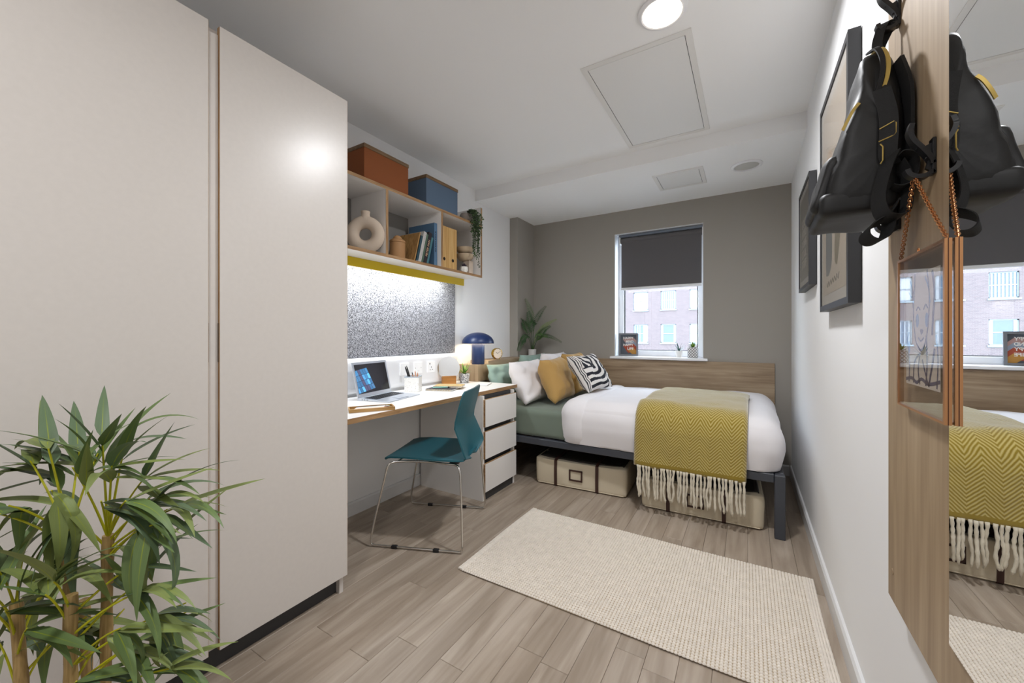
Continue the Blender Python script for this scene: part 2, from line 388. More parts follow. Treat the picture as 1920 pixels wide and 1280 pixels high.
# ================================================================== ROLLER BLIND
t = thing('roller_blind', 'charcoal roller blind pulled halfway down the window', 'blind', (-.733, YB+.06, 2.1))
bx0, bx1 = WX0+.05, WX1-.012; M_BL = mat('blind_fabric', '#605e60', .85, bump=.15, bscale=900)
part('roll', MB().tube([(bx0, YB+.055, 2.068), (bx1, YB+.055, 2.068)], .029, 20), M_BL, t, True)
part('fabric', MB().box(bx0+.008, bx1-.004, YB+.034, YB+.0355, 1.60, 2.06), M_BL, t)
part('bottom_bar', MB().cbox(bx0+.004, bx1, YB+.028, YB+.042, 1.575, 1.602, .004), mat('bar_white', '#e9ebee', .4), t)
part('top_rail', MB().cbox(WX0+.03, WX1-.005, YB+.03, YB+.085, 2.098, 2.124, .004), mat('rail_grey', '#6d7684', .4), t)
for x in (bx0-.012, bx1): part('bracket', MB().cbox(x, x+.01, YB+.025, YB+.09, 2.035, 2.105, .003), M_WHITEP, t)
ch = MB()
for k in range(70):
    z = 2.04-k*.0145
    if z < 1.46: break
    ch.lathe([(.0005, -.003), (.0035, -.0015), (.0035, .0015), (.0005, .003)], 6, (bx1+.005, YB+.022, z), False)
part('bead_chain', ch, M_WHITEP, t, True)

# ================================================================== WARDROBE
WF = -1.50
wd = thing('wardrobe', 'tall white two door wardrobe behind the bamboo plant', 'wardrobe', (-1.8, .58, 0))
cb = MB(); cb.box(XL+.005, WF-.022, 1.068, 1.086, 0, 2.14).box(XL+.005, WF-.022, .07, .088, 0, 2.14).box(XL+.005, WF-.022, .088, 1.068, 2.122, 2.14).box(XL+.005, WF-.022, .088, 1.068, .08, .098).box(XL+.005, XL+.012, .088, 1.068, .098, 2.122).box(XL+.012, WF-.03, .572, .59, .098, 2.122)
part('body', cb, M_LAM, wd)
part('centre_stile', MB().box(WF-.024, WF-.010, .5785, .6075, .098, 2.122), M_LAM, wd)
part('plinth', MB().box(WF-.06, WF-.045, .088, 1.068, 0, .08), M_CHAR, wd)
def door(y0, y1, hy, s):
    d = part('door', MB().cbox(WF-.018, WF, y0, y1, .078, 2.150, .0008), M_LAM, wd)
    e = MB()
    for (a, b2) in ((y0-.0007, y0+.0003), (y1-.0003, y1+.0007)): e.box(WF-.0175, WF-.0008, a, b2, .079, 2.149)
    part('edging', e, M_EDGEV, d)
    part('handle', MB().cbox(WF-.014, WF-.003, hy-.002, hy+.002, 1.035, 1.165, .0008), mat('bronze_pull', '#6e5a45', .35, .6), d)
    return d
door(.609, 1.092, .6085, 1); door(.07, .577, .5775, -1)

# ================================================================== DESK AND DRAWERS
DZ = .742; DX = -1.565; DY0, DY1 = 1.095, 2.673
dk = thing('desk', 'long white desktop with exposed plywood edge fixed along the wall', 'desk', (-1.85, 1.88, DZ-.025))
part('top', MB().cbox(XL+.002, DX, DY0, DY1, DZ-.026, DZ, .0008), M_LAM2, dk)
part('front_edging', MB().box(DX-.0002, DX+.0012, DY0, DY1, DZ-.0255, DZ-.0006), M_EDGE, dk)
part('end_edging', MB().box(XL+.2, DX, DY1-.0002, DY1+.001, DZ-.0255, DZ-.0006), M_EDGE, dk)
du = thing('drawer_unit', 'white three drawer pedestal under the desk with charcoal recesses', 'drawers', (-1.8, 2.37, 0))
uy0, uy1 = 2.165, 2.580; ux = -1.537
cb = MB(); cb.box(XL+.02, ux, uy0, uy0+.018, 0, DZ-.027).box(XL+.02, ux, uy1-.018, uy1, 0, DZ-.027).box(XL+.02, XL+.03, uy0+.018, uy1-.018, 0, DZ-.027)
part('body', cb, M_LAM2, du)
part('recess', MB().box(XL+.03, ux-.022, uy0+.018, uy1-.018, .0, DZ-.028), M_CHAR, du)
for i, (z0, z1) in enumerate(((.503, .690), (.286, .472), (.062, .253))):
    d = part('drawer', MB().cbox(ux-.002, ux+.016, uy0+.008, uy1+.004, z0, z1, .0008), M_LAM2, du)
    part('edging', MB().box(ux-.0015, ux+.0155, uy0+.0072, uy0+.0082, z0+.001, z1-.001).box(ux-.0015, ux+.0155, uy0+.009, uy1+.003, z1-.0003, z1+.0006), M_EDGE, d)
part('plinth', MB().box(ux-.012, ux-.004, uy0+.018, uy1-.018, 0, .058), M_CHAR, du)

# ================================================================== WALL SHELF
SX = -1.80; SZ0, SZ1 = 1.583, 1.985; SY0, SY1 = 1.10, 2.524; th = .018
sh = thing('wall_shelf', 'open white box shelf with plywood edges above the desk', 'shelf', (-1.96, 1.81, SZ0))
part('bottom_board', MB().box(XL+.001, SX, SY0, SY1-th, SZ0, SZ0+th), M_LAM2, sh)
part('top_board', MB().box(XL+.001, SX, SY0, SY1-th, SZ1-th+.01, SZ1+.01), M_LAM2, sh)
part('end_panel', MB().box(XL+.001, SX, SY1-th, SY1, SZ0, 2.134), M_LAM2, sh)
for y in (1.574, 2.053): part('divider', MB().box(XL+.014, SX-.001, y-th/2, y+th/2, SZ0+th, SZ1-th+.01), M_LAM2, sh)
part('back_panel', MB().box(XL+.001, XL+.012, SY0, SY1-th, SZ0+th, SZ1-th+.01), mat('shelf_back', '#8d8a86', .7), sh)
e = MB(); e.box(SX, SX+.001, SY0, SY1-th, SZ0, SZ0+th).box(SX, SX+.001, SY0, SY1-th, SZ1-th+.01, SZ1+.01)
part('edging', e, M_EDGE, sh)
e = MB(); e.box(SX, SX+.0011, SY1-th, SY1, SZ0, 2.134)
for y in (1.574, 2.053): e.box(SX-.001, SX+.0002, y-th/2, y+th/2, SZ0+th, SZ1-th+.01)
e.box(XL+.001, SX, SY1-th, SY1, 2.134, 2.1348)
part('edging', e, M_EDGEV, sh)
# yellow light rail with LED strip behind it
lr = thing('light_rail', 'yellow rail hiding a bright strip light under the shelf', 'light', (-1.97, 1.8, SZ0))
part('rail', MB().cbox(-1.974, -1.962, SY0, 2.503, 1.530, SZ0, .001), mat('yellow_laminate', '#d2b500', .4), lr)
part('led_strip', MB().box(-2.03, -1.99, SY0+.02, 2.40, SZ0-.008, SZ0-.0005), mat('led', '#ffffff', .5, emit='#eaf3ff', estr=6), lr)
l = bpy.data.lights.new('led_light', 'AREA'); l.shape = 'RECTANGLE'; l.size = 1.26; l.size_y = .035; l.energy = 8; l.color = (.86, .93, 1)
o = bpy.data.objects.new('led_light', l); COL.objects.link(o); o.location = (-2.01, 1.76, SZ0-.010); o.rotation_euler = (R(10), 0, R(90))
# pinboard
mp_ = bpy.data.materials.new('felt'); mp_.use_nodes = True; nt = mp_.node_tree; b = nt.nodes['Principled BSDF']; b.inputs['Roughness'].default_value = 1
tc = nt.nodes.new('ShaderNodeTexCoord'); n = nt.nodes.new('ShaderNodeTexNoise'); n.inputs['Scale'].default_value = 190; n.inputs['Detail'].default_value = 2
r = nt.nodes.new('ShaderNodeValToRGB'); r.color_ramp.elements[0].position = .38; r.color_ramp.elements[1].position = .62
r.color_ramp.elements[0].color = (*lin('#434348'), 1); r.color_ramp.elements[1].color = (*lin('#b0b0b6'), 1)
nt.links.new(tc.outputs['Object'], n.inputs[0]); nt.links.new(n.outputs[0], r.inputs[0]); nt.links.new(r.outputs[0], b.inputs['Base Color'])
single('pinboard', MB().cbox(XL+.0005, XL+.014, SY0, 2.576, .985, SZ0-.001, .001), mp_, 'grey felt pinboard on the wall above the desk', 'pinboard', (XL+.007, 1.84, .985))
# dado trunking with sockets
tr = thing('socket_trunking', 'white cable trunking with sockets running along the wall behind the desk', 'trunking', (XL+.02, 1.9, .75))
TP = [(0, .757), (.016, .760), (.030, .775), (.034, .80), (.034, .935), (.036, .95), (.033, .968), (.022, .981), (0, .984)]
part('cover', MB().prism([(XL+.0005+p, z) for p, z in TP], SY0, 2.585, 1), M_WHITEP, tr, True)
for y, kind in ((1.985, 0), (2.118, 1), (2.256, 2)):
    p = part('socket', MB().cbox(XL+.034, XL+.043, y-.043, y+.043, .845, .931, .002), mat('socket_plate', '#fbfbfc', .3), tr)
    q = MB(); X0, X1 = XL+.0428, XL+.0436
    if kind == 2:
        q.box(X0, X1, y-.003, y+.003, .880, .890).box(X0, X1, y-.016, y-.009, .863, .868).box(X0, X1, y+.009, y+.016, .863, .868).box(X0, X1, y-.02, y-.012, .905, .918)
    elif kind == 1:
        q.box(X0, X1, y-.030, y-.026, .886, .890).box(X0, X1, y+.026, y+.030, .886, .890).box(X0, X1, y-.009, y+.009, .865, .866)
    else: q.box(X0, X1, y+.02, y+.024, .886, .89)
    part('pin_holes', q, M_CHAR, p)

# ================================================================== BED
bed = thing('bed', 'dark grey steel bed frame standing along the back wall', 'bed', (-.87, 3.2, 0))
bX0, bX1, bY0, bY1 = -1.925, .178, 2.602, 3.80
part('front_rail', MB().cbox(bX0, bX1-.052, bY0+.004, bY0+.044, .307, .355, .003), M_STEEL, bed)
part('back_rail', MB().cbox(bX0, bX1-.052, bY1-.044, bY1-.004, .307, .355, .003), M_STEEL, bed)
part('foot_rail', MB().cbox(bX1-.046, bX1-.004, bY0+.05, bY1-.05, .307, .355, .003), M_STEEL, bed)
part('head_rail', MB().cbox(bX0, bX0+.04, bY0+.05, bY1-.05, .307, .355, .003), M_STEEL, bed)
for x, y in ((bX1-.05, bY0), (bX1-.05, bY1-.05), (bX0+.001, bY0+.03), (bX0+.001, bY1-.05)):
    part('leg', MB().cbox(x, x+.05, y, y+.05, 0, .352 if x > 0 else .305, .003), M_STEEL, bed)
for k in range(11):
    x = -1.78+k*.18; part('slat', MB().cbox(x, x+.07, bY0+.045, bY1-.045, .335, .352, .002), M_STEEL, bed)
M_GREEN = mat('sage_sheet', '#6d786b', .9, sheen=.3, bump=.12, bscale=30)
def wr(amp, sc, seed=0):
    def fn(p, n):
        d = noise.fractal(Vector((p.x*sc+seed, p.y*sc, p.z*sc*1.3)), 1, 2, 3)*amp; return p+n*d
    return fn
single('mattress', MB().rbox(-1.92, .115, 2.618, 3.785, .357, .570, .04, 20, wr(.003, 6)), M_GREEN, 'mattress in a sage green fitted sheet on the steel bed', 'mattress', (-.88, 3.2, .357), smooth=2)
# duvet: one rounded puffy body
def duvet_fn(p, n, clamp=True):
    k = max(0, min(1, (p.z-.40)/.2)); puff = noise.fractal(Vector((p.x*3.1, p.y*3.1, p.z*3)), 1, 2, 3)*.012*k+noise.noise(Vector((p.x*1.3+4, p.y*1.2, 0)))*.015*k
    low = 1-k; p = p+n*puff
    p = p+n*(noise.fractal(Vector((p.x*14, p.y*14, p.z*5)), 1, 2, 2)*.006*low)
    if clamp:
        k2 = max(0, .47-p.z)*.22; p.y += k2 if p.y < 3 else 0; p.x -= k2 if p.x > .05 else 0
        p.z = max(p.z, .359)
    if p.z > .6: p.z += .012*math.sin(max(0, min(1, (p.x+1.15)/1.3))*math.pi)
    return p
M_DUV = mat('white_cotton', '#e9e6e8', .9, sheen=.15, bump=.1, bscale=25)
DU = (-1.165, .187, 2.578, 3.80, .240, .655)
duv = thing('duvet', 'puffy white duvet covering the foot two thirds of the bed', 'duvet', (-.49, 3.2, .36))
dm = MB().rbox(*DU, .125, 34, duvet_fn)
dm.f = [f_ for f_ in dm.f if any(dm.v[i].z > .3595 for i in f_)]      # open underneath: it lies over the mattress
part('cover', dm, M_DUV, duv, 2)
def fold_fn(p, n): return duvet_fn(p, n)+n*.004
part('turned_back_hem', MB().rbox(-1.172, -.93, 2.573, 3.80, .244, .662, .115, 26, lambda p, n: duvet_fn(p, n)+n*.008*(1 if p.z > .38 else 0)), M_DUV, duv, 2)

# throw following the duvet
def prof(s):
    """point and normal of the draped section (y,z), s = length from the far edge"""
    y1, zt, r, yf = 3.46, .668, .125, 2.574
    a = y1-(yf+r)
    if s < a: return Vector((y1-s, zt)), Vector((0, 1))
    q = r*math.pi/2
    if s < a+q:
        t = (s-a)/r; return Vector((yf+r-r*math.sin(t), zt-r+r*math.cos(t))), Vector((-math.sin(t), math.cos(t)))
    return Vector((yf-.004, zt-r-(s-a-q))), Vector((-1, 0))
LT = (3.46-2.574-.125)+.125*math.pi/2+(.668-.125-.296)
tx0, tx1 = -.625, -.003
V = []; F = []; UV = []; nu, nv = 44, 70
for side in (0, 1):
    for j in range(nv+1):
        s = LT*j/nv; p, nn = prof(s)
        for i in range(nu+1):
            u = i/nu; x = lerp(tx0, tx1, u)+.012*math.sin(s*3)*(1 if u < .5 else .6)
            if s < .35: x += (.35-s)*.05
            off = .020 if side == 0 else .006
            wv = noise.noise(Vector((x*5, s*4, 2)))*.006+noise.noise(Vector((x*22, s*18, 5)))*.0016
            base = duvet_fn(Vector((x, p.x, p.y)), Vector((0, nn.x, nn.y)), False)-Vector((x, p.x, p.y))
            edge = 1-.5*max(0, abs(u-.5)*2-.94)/.06
            d = nn*(off*edge+wv)
            V.append((x, p.x+d.x+base.y, p.y+d.y+base.z)); UV.append((u*(tx1-tx0), s))
W1 = nu+1; NN = W1*(nv+1)
for j in range(nv):
    for i in range(nu):
        a = j*W1+i; F.append((a, a+1, a+W1+1, a+W1)); F.append((NN+a, NN+a+W1, NN+a+W1+1, NN+a+1))
for i in range(nu): F.append((i, NN+i, NN+i+1, i+1)); a = nv*W1+i; F.append((a, a+1, NN+a+1, NN+a))
for j in range(nv): a = j*W1; F.append((a, a+W1, NN+a+W1, NN+a)); a += nu; F.append((a, NN+a, NN+a+W1, a+W1))
me = bpy.data.meshes.new('blanket'); me.from_pydata(V, [], F); uvl = me.uv_layers.new(name='UVMap')
for lp in me.loops: uvl.data[lp.index].uv = UV[lp.vertex_index]
me.polygons.foreach_set('use_smooth', [True]*len(me.polygons))
m = bpy.data.materials.new('herringbone_wool'); m.use_nodes = True; nt = m.node_tree; N = nt.nodes.new; L = nt.links.new; b = nt.nodes['Principled BSDF']
uvn = N('ShaderNodeUVMap'); sp = N('ShaderNodeSeparateXYZ'); L(uvn.outputs[0], sp.inputs[0])
def math_(op, a, b_=None, c=None):
    n = N('ShaderNodeMath'); n.operation = op
    for i, q in enumerate((a, b_, c)):
        if q is None: continue
        if isinstance(q, (int, float)): n.inputs[i].default_value = q
        else: L(q, n.inputs[i])
    return n.outputs[0]
nz = N('ShaderNodeTexNoise'); nz.inputs['Scale'].default_value = 60; nz.inputs['Detail'].default_value = 3; L(uvn.outputs[0], nz.inputs[0])
tri = math_('PINGPONG', sp.outputs[0], .0545); ph = math_('ADD', math_('MULTIPLY', tri, 1.15), sp.outputs[1])
ph = math_('ADD', ph, math_('MULTIPLY', nz.outputs[0], .004))
st = math_('SINE', math_('MULTIPLY', ph, 2*math.pi/.0185)); st = math_('MULTIPLY_ADD', st, .5, .5)
bord = math_('GREATER_THAN', sp.outputs[1], LT-.030); st = math_('MULTIPLY', st, math_('SUBTRACT', 1, bord))
nz2 = N('ShaderNodeTexNoise'); nz2.inputs['Scale'].default_value = 400; L(uvn.outputs[0], nz2.inputs[0])
st = math_('ADD', st, math_('MULTIPLY_ADD', nz2.outputs[0], .6, -.3))
rp = N('ShaderNodeValToRGB'); L(st, rp.inputs[0]); rp.color_ramp.elements[0].position = .15; rp.color_ramp.elements[1].position = .95
rp.color_ramp.elements[0].color = (*lin('#8b7410'), 1); rp.color_ramp.elements[1].color = (*lin('#bdab68'), 1)
L(rp.outputs[0], b.inputs['Base Color']); b.inputs['Roughness'].default_value = 1; b.inputs['Sheen Weight'].default_value = .75; b.inputs['Sheen Roughness'].default_value = .5
bp = N('ShaderNodeBump'); bp.inputs['Strength'].default_value = .35; bp.inputs['Distance'].default_value = .003; L(st, bp.inputs['Height']); L(bp.outputs[0], b.inputs['Normal'])
th_ = thing('throw_blanket', 'mustard herringbone wool throw with cream tassels draped over the bed', 'blanket', (-.31, 2.9, .3))
bl = obj('blanket', me, m, th_); bl.location = -Vector((-.31, 2.9, .3))
M_TAS = mat('cream_yarn', '#d6cdb9', 1, sheen=.5, bump=.6, bscale=120)
tas = []
rt = random.Random(5)
for k in range(6):
    pts = []; rr = []
    a1, a2, f1, f2 = rt.uniform(.002, .006), rt.uniform(.002, .006), rt.uniform(0, 6), rt.uniform(25, 50)
    ln = rt.uniform(.185, .215)
    for i in range(15):
        t_ = i/14; pts.append((a1*math.sin(f1+t_*9)*t_**.4, -a2*math.cos(f1+t_*7)*t_, -ln*t_)); rr.append(.0066+.0014*math.sin(t_*f2) if i < 14 else .003)
    rr[0] = .008
    tas.append(MB().tube(pts, rr, 7).mesh('tassel', 2))
nt_ = 33
for i in range(nt_):
    u = (i+.5)/nt_; x = lerp(tx0+.012, tx1-.004, u)+rt.uniform(-.004, .004)
    o = obj('tassel', tas[rt.randrange(6)], M_TAS, th_); o.location = Vector((x, 2.552+rt.uniform(-.006, .004), .303))-Vector((-.31, 2.9, .3)); o.rotation_euler = (rt.uniform(-.05, .02), rt.uniform(-.05, .05), rt.uniform(0, 6))

# headboard along back wall + ledge at the bed head
hb = thing('headboard', 'long oak veneer headboard panel on the back wall under the window', 'headboard', (-.86, 3.83, .4))
part('board', MB().cbox(-1.90, .19, 3.824, YB-.0005, .40, .900, .001), M_OAK_H, hb)
lg = thing('bedside_ledge', 'oak boxed ledge at the bed head beside the desk', 'ledge', (-2.03, 3.2, 0))
part('lamp_block', MB().cbox(XL+.001, -1.93, 2.645, 2.808, DZ+.0008, .883, .001), M_OAK_V, lg)
part('long_box', MB().cbox(XL+.001, -1.932, 2.81, YC-.001, 0, .910, .001).cbox(XC+.001, -1.932, YC, 3.823, 0, .910, .001), M_OAK_Y, lg)
part('lamplit_end', MB().box(XL+.01, -1.936, 2.8085, 2.8098, .8835, .9095), mat('painted_lamplight', '#e9dcc4', .5), lg)  # thin cream sheet paints the table lamp's glow onto the ledge end

# ================================================================== PILLOWS
def pillow(name, label, c_bn, c_bf, c_tn, thick, m, cat='pillow', seed=0, n=22, pinch=.07, colfn=None, group=None, wrk=.006, bulge=1.0, fringe=False):
    """corners: bottom-near, bottom-far, top-near; thickness grows along the face normal both ways"""
    a, b_, c = Vector(c_bn), Vector(c_bf), Vector(c_tn)
    W = (b_-a)/2; H = (c-a)/2; C = a+W+H; nrm = W.cross(H).normalized()
    V = []; F = []; CO = []
    def surf(u, v, sg):
        pu = 1-pinch*(1-abs(v)**2.0)*0-pinch*(1-v*v)*abs(u)**4; pv = 1-pinch*(1-u*u)*abs(v)**4
        prof_ = (max(0, 1-u**4)*max(0, 1-v**4))**.55
        k = noise.fractal(Vector((u*2.3+seed, v*2.3, sg*1.7+seed)), 1, 2, 3)*wrk*4
        rad = noise.noise(Vector((math.atan2(v, u)*4+seed, (u*u+v*v)*1.2, seed)))*wrk*2*(u*u+v*v)
        return C+W*u*pu+H*v*pv+nrm*sg*(thick/2*prof_*bulge+(k+rad)*min(1, prof_*2))
    g = lambda i: math.copysign(abs(i/n*2-1)**.8, i/n*2-1)
    ids = {}
    for sg in (1, -1):
        for j in range(n+1):
            for i in range(n+1):
                ed = i in (0, n) or j in (0, n)
                if ed and sg < 0: ids[(sg, i, j)] = ids[(1, i, j)]; continue
                ids[(sg, i, j)] = len(V); V.append(surf(g(i), g(j), sg)); CO.append((g(i), g(j), sg))
    for sg in (1, -1):
        for j in range(n):
            for i in range(n):
                q = (ids[(sg, i, j)], ids[(sg, i+1, j)], ids[(sg, i+1, j+1)], ids[(sg, i, j+1)]); F.append(q if sg > 0 else q[::-1])
    mb = MB().add(V, F); loc = C-Vector((0, 0, H.z)); mb.xf(Matrix.Translation(-loc))
    me = bpy.data.meshes.new(name); me.from_pydata([tuple(p) for p in mb.v], [], mb.f); me.polygons.foreach_set('use_smooth', [True]*len(me.polygons))
    if colfn:
        at = me.color_attributes.new('print', 'FLOAT_COLOR', 'POINT')
        for i, (u, v, sg) in enumerate(CO): at.data[i].color = (*colfn(u, v, sg), 1)
    o = obj(name, me, m); o.location = loc; ROOT[o] = Matrix.Translation(loc); tag(o, label, cat, group); return o
M_WP = mat('white_pillow_cotton', '#e4dfdf', .9, sheen=.2, bump=.15, bscale=22)
M_MU = mat('mustard_linen', '#bb9558', .95, sheen=.3, bump=.35, bscale=140)
M_DG = mat('sage_pillow', '#93ab9f', .9, sheen=.2, bump=.15, bscale=22)
pillow('pillow', 'sage green pillow behind the desk corner against the ledge', (-1.785, 2.68, .60), (-1.785, 3.20, .60), (-1.865, 2.68, .885), .10, M_DG, seed=1)
pillow('pillow', 'sage green pillow in the back row near the window wall', (-1.80, 3.24, .60), (-1.80, 3.77, .60), (-1.87, 3.24, .945), .12, M_DG, seed=2)
pillow('pillow', 'white pillow at the front of the stack beside the drawers', (-1.49, 2.672, .582), (-1.49, 3.19, .588), (-1.66, 2.70, .910), .17, M_WP, seed=3, wrk=.005)
pillow('pillow', 'white pillow partly hidden behind the mustard cushions', (-1.50, 3.22, .585), (-1.50, 3.74, .585), (-1.63, 3.22, .965), .16, M_WP, seed=4)
pillow('cushion', 'mustard cushion standing in front of the white pillow', (-1.295, 2.80, .588), (-1.30, 3.20, .60), (-1.43, 2.80, .930), .17, M_MU, 'cushion', seed=6, wrk=.004)
pillow('cushion', 'mustard cushion half hidden behind the striped cushion', (-1.32, 3.24, .60), (-1.32, 3.66, .60), (-1.43, 3.24, .965), .15, M_MU, 'cushion', seed=7)
def zebra(u, v, sg):
    bl, wh = (.012, .014, .022), (.80, .77, .74)
    wob = .03*math.sin(u*7+v*3)
    def st(x, p, o=0): return ((x+o)/p) % 1 < .5
    a, b_ = u+.12, .18-v
    if u < -.80+.06*v: s_ = ((math.sqrt(max(0, 1-abs(u)))+.02)/.115) % 1 > .62
    elif math.hypot(u-1.0, v-1.0) < .72: s_ = st(math.hypot(u-1.0, v-1.0)+wob, .26, .05)
    elif math.hypot(u-1.05, v+.62) < .60: s_ = st(math.hypot(u-1.05, v+.62), .27, .0)
    elif a > 0 or b_ > 0:
        if a < -.05 and b_ < .30 and v > -.20+.5*a: s_ = b_ < .08                     # plain wedge under the fan
        else: s_ = st((max(a, 0)**3+max(b_, 0)**3)**(1/3)+wob*.6, .30, .0)
    else: s_ = st(math.degrees(math.atan2(1.02-v, u+1.02)), 21, 4)
    return bl if s_ else wh
pillow('cushion', 'black and white striped cushion at the front of the pillow pile', (-1.06, 2.92, .680), (-.99, 3.30, .692), (-1.235, 2.885, .960), .14, attr_mat('striped_print', .9), 'cushion', seed=9, n=110, wrk=.003, colfn=zebra, pinch=.10)

# ================================================================== STORAGE BAGS UNDER BED
M_CAN = mat('canvas', '#d3c6ad', .9, bump=.15, bscale=500); M_LEA = mat('brown_leather', '#3f251c', .6); M_PVC = mat('clear_top', '#4b4641', .25)
def storage(label, loc, rz, w):
    t = thing('storage_bag', label, 'storage bag', loc, rz, 'canvas bags under the bed')
    d, h = .42, .205
    def fn(p, n):
        q = p.copy(); s_ = math.sin(p.z/h*math.pi); q += n*(.004*s_+noise.fractal(Vector((p.x*5+w*9, p.y*5, p.z*7)), 1, 2, 2)*.004)
        if p.z > h-.01: q.z -= .014*math.sin((p.x/w+.5)*math.pi)
        return q
    part('body', MB().rbox(-w/2, w/2, 0, d, 0, h, .022, 16, fn), M_CAN, t, 2, world=False)
    part('clear_lid', MB().rbox(-w/2+.02, w/2-.02, .03, d-.02, h-.012, h+.003, .006, 12, lambda p, n: p+Vector((0, 0, -.012*math.sin((p.x/w+.5)*math.pi)))), M_PVC, t, 2, world=False)
    for k in (-.26, .20):
        x = w*k
        part('strap', MB().ribbon([(x, d*.7, h+.004), (x, .02, h-.003), (x, -.006, h-.012), (x, -.009, h*.5), (x, -.006, .012), (x, .004, .002)], (.011, 0, 0), .003), M_LEA, t, world=False)
    x = -w*.03; z = h*.5; q = MB()
    for a in ((x-.05, x+.05, z+.030, z+.040), (x-.05, x+.05, z-.040, z-.030), (x-.05, x-.040, z-.04, z+.04), (x+.040, x+.05, z-.04, z+.04)): q.box(a[0], a[1], -.012, -.005, a[2], a[3])
    part('label_holder', q, M_LEA, t, world=False)
    ml = MB()
    ml.tube([(-w/2+.02, .0, .012), (w/2-.02, .0, .012)], .003, 6)
    part('piping', ml, M_CAN, t, True, world=False)
storage('beige canvas storage bag under the bed beside the drawers', (-1.055, 2.69, 0), R(3.5), .68)
storage('beige canvas storage bag under the throw tassels', (-.258, 2.655, 0), R(2), .68)

# ================================================================== RUG
rug = thing('rug', 'cream chunky woven runner rug on the plank floor', 'rug', (-.467, 1.86, 0))
rx0, rx1, ry0, ry1 = -1.195, .256, 1.47, 2.245
part('backing', MB().cbox(rx0+.004, rx1-.004, ry0+.004, ry1-.004, .0005, .006, .002), mat('rug_backing', '#a8977d', 1), rug)
px, py = .0128, .0143
oct_ = []
ang = [0, 60, 120, 180, 240, 300]
prof_ = [(1, 0), (.72, .75), (.0, 1)]
V = []; F = []; rr = random.Random(8)
for i in range(int((rx1-rx0-.05)/px)):
    for j in range(int((ry1-ry0)/py)):
        cx = rx0+.025+(i+.5)*px; cy = ry0+(j+.5)*py+.002*math.sin(cx*7); o = len(V); k = rr.uniform(.9, 1.08)
        ti = .35; ca, sa = math.cos(ti), math.sin(ti)
        for rad, z in prof_[:2]:
            for a in ang:
                x_ = math.cos(R(a))*rad*px*.56*k; y_ = math.sin(R(a))*rad*py*.46
                V.append((cx+x_*ca-y_*sa, cy+x_*sa+y_*ca, .006+z*.0062*k))
        V.append((cx, cy, .006+.0062*k))
        for q in range(6): F.append((o+q, o+(q+1) % 6, o+6+(q+1) % 6, o+6+q)); F.append((o+6+q, o+6+(q+1) % 6, o+12))
me = bpy.data.meshes.new('weave'); me.from_pydata(V, [], F); me.polygons.foreach_set('use_smooth', [True]*len(me.polygons))
wv = obj('weave', me, mat('rug_wool', '#e3dace', 1, sheen=.3, var=.06, vscale=40), rug); wv.location = -Vector((-.467, 1.86, 0)); wv['kind'] = 'stuff'
for x in (rx0+.005, rx0+.0145, rx0+.024, rx1-.033, rx1-.024, rx1-.0145, rx1-.005):
    pts = [(x+.002*math.sin(y*9), y, .0065) for y in np.linspace(ry0+.004, ry1-.004, 70)]
    part('hem', MB().tube(pts, [.0052+.0009*math.sin(i*2.1) for i in range(70)], 7), mat('rug_wool', 0), rug, True)

# ================================================================== CHAIR
ch = thing('chair', 'teal plastic chair with chrome sled frame pulled up to the desk', 'chair', (-1.579, 1.741, 0), math.atan2(-.379, -.925))
# local: +x forward, y lateral
M_TEAL = mat('teal_plastic', '#1f5c68', .42)
def shell_mesh(rows, th):
    """rows: list of list of points (left..right)"""
    V = []; F = []; nr = len(rows); nc = len(rows[0])
    P = [[Vector(p) for p in r_] for r_ in rows]
    def nrm(i, j):
        a = P[min(nr-1, i+1)][j]-P[max(0, i-1)][j]; b_ = P[i][min(nc-1, j+1)]-P[i][max(0, j-1)]; n = a.cross(b_)
        return n.normalized() if n.length > 1e-9 else Vector((0, 0, 1))
    for sg in (1, -1):
        for i in range(nr):
            for j in range(nc): V.append(P[i][j]+nrm(i, j)*th/2*sg)
    N_ = nr*nc
    for i in range(nr-1):
        for j in range(nc-1):
            a = i*nc+j; F += [(a, a+1, a+nc+1, a+nc), (N_+a, N_+a+nc, N_+a+nc+1, N_+a+1)]
    for j in range(nc-1):
        F += [(j, N_+j, N_+j+1, j+1), ((nr-1)*nc+j, (nr-1)*nc+j+1, N_+(nr-1)*nc+j+1, N_+(nr-1)*nc+j)]
    for i in range(nr-1):
        a = i*nc; F += [(a, a+nc, N_+a+nc, N_+a)]; a += nc-1; F += [(a, N_+a, N_+a+nc, a+nc)]
    return MB().add(V, F)
rows = []
for x, hw, ze, zc in [(.222, .185, .442, .440), (.215, .195, .453, .450), (.18, .205, .461, .456), (.10, .213, .465, .455), (0, .217, .463, .449), (-.10, .219, .461, .448), (-.17, .219, .461, .450), (-.215, .217, .462, .453), (-.232, .214, .464, .456)]:
    rows.append([(x, -hw+2*hw*k/12, lerp(zc, ze, abs(k/6-1)**2.2)) for k in range(13)])
part('seat', shell_mesh(rows, .009), M_TEAL, ch, True, world=False)
rows = []
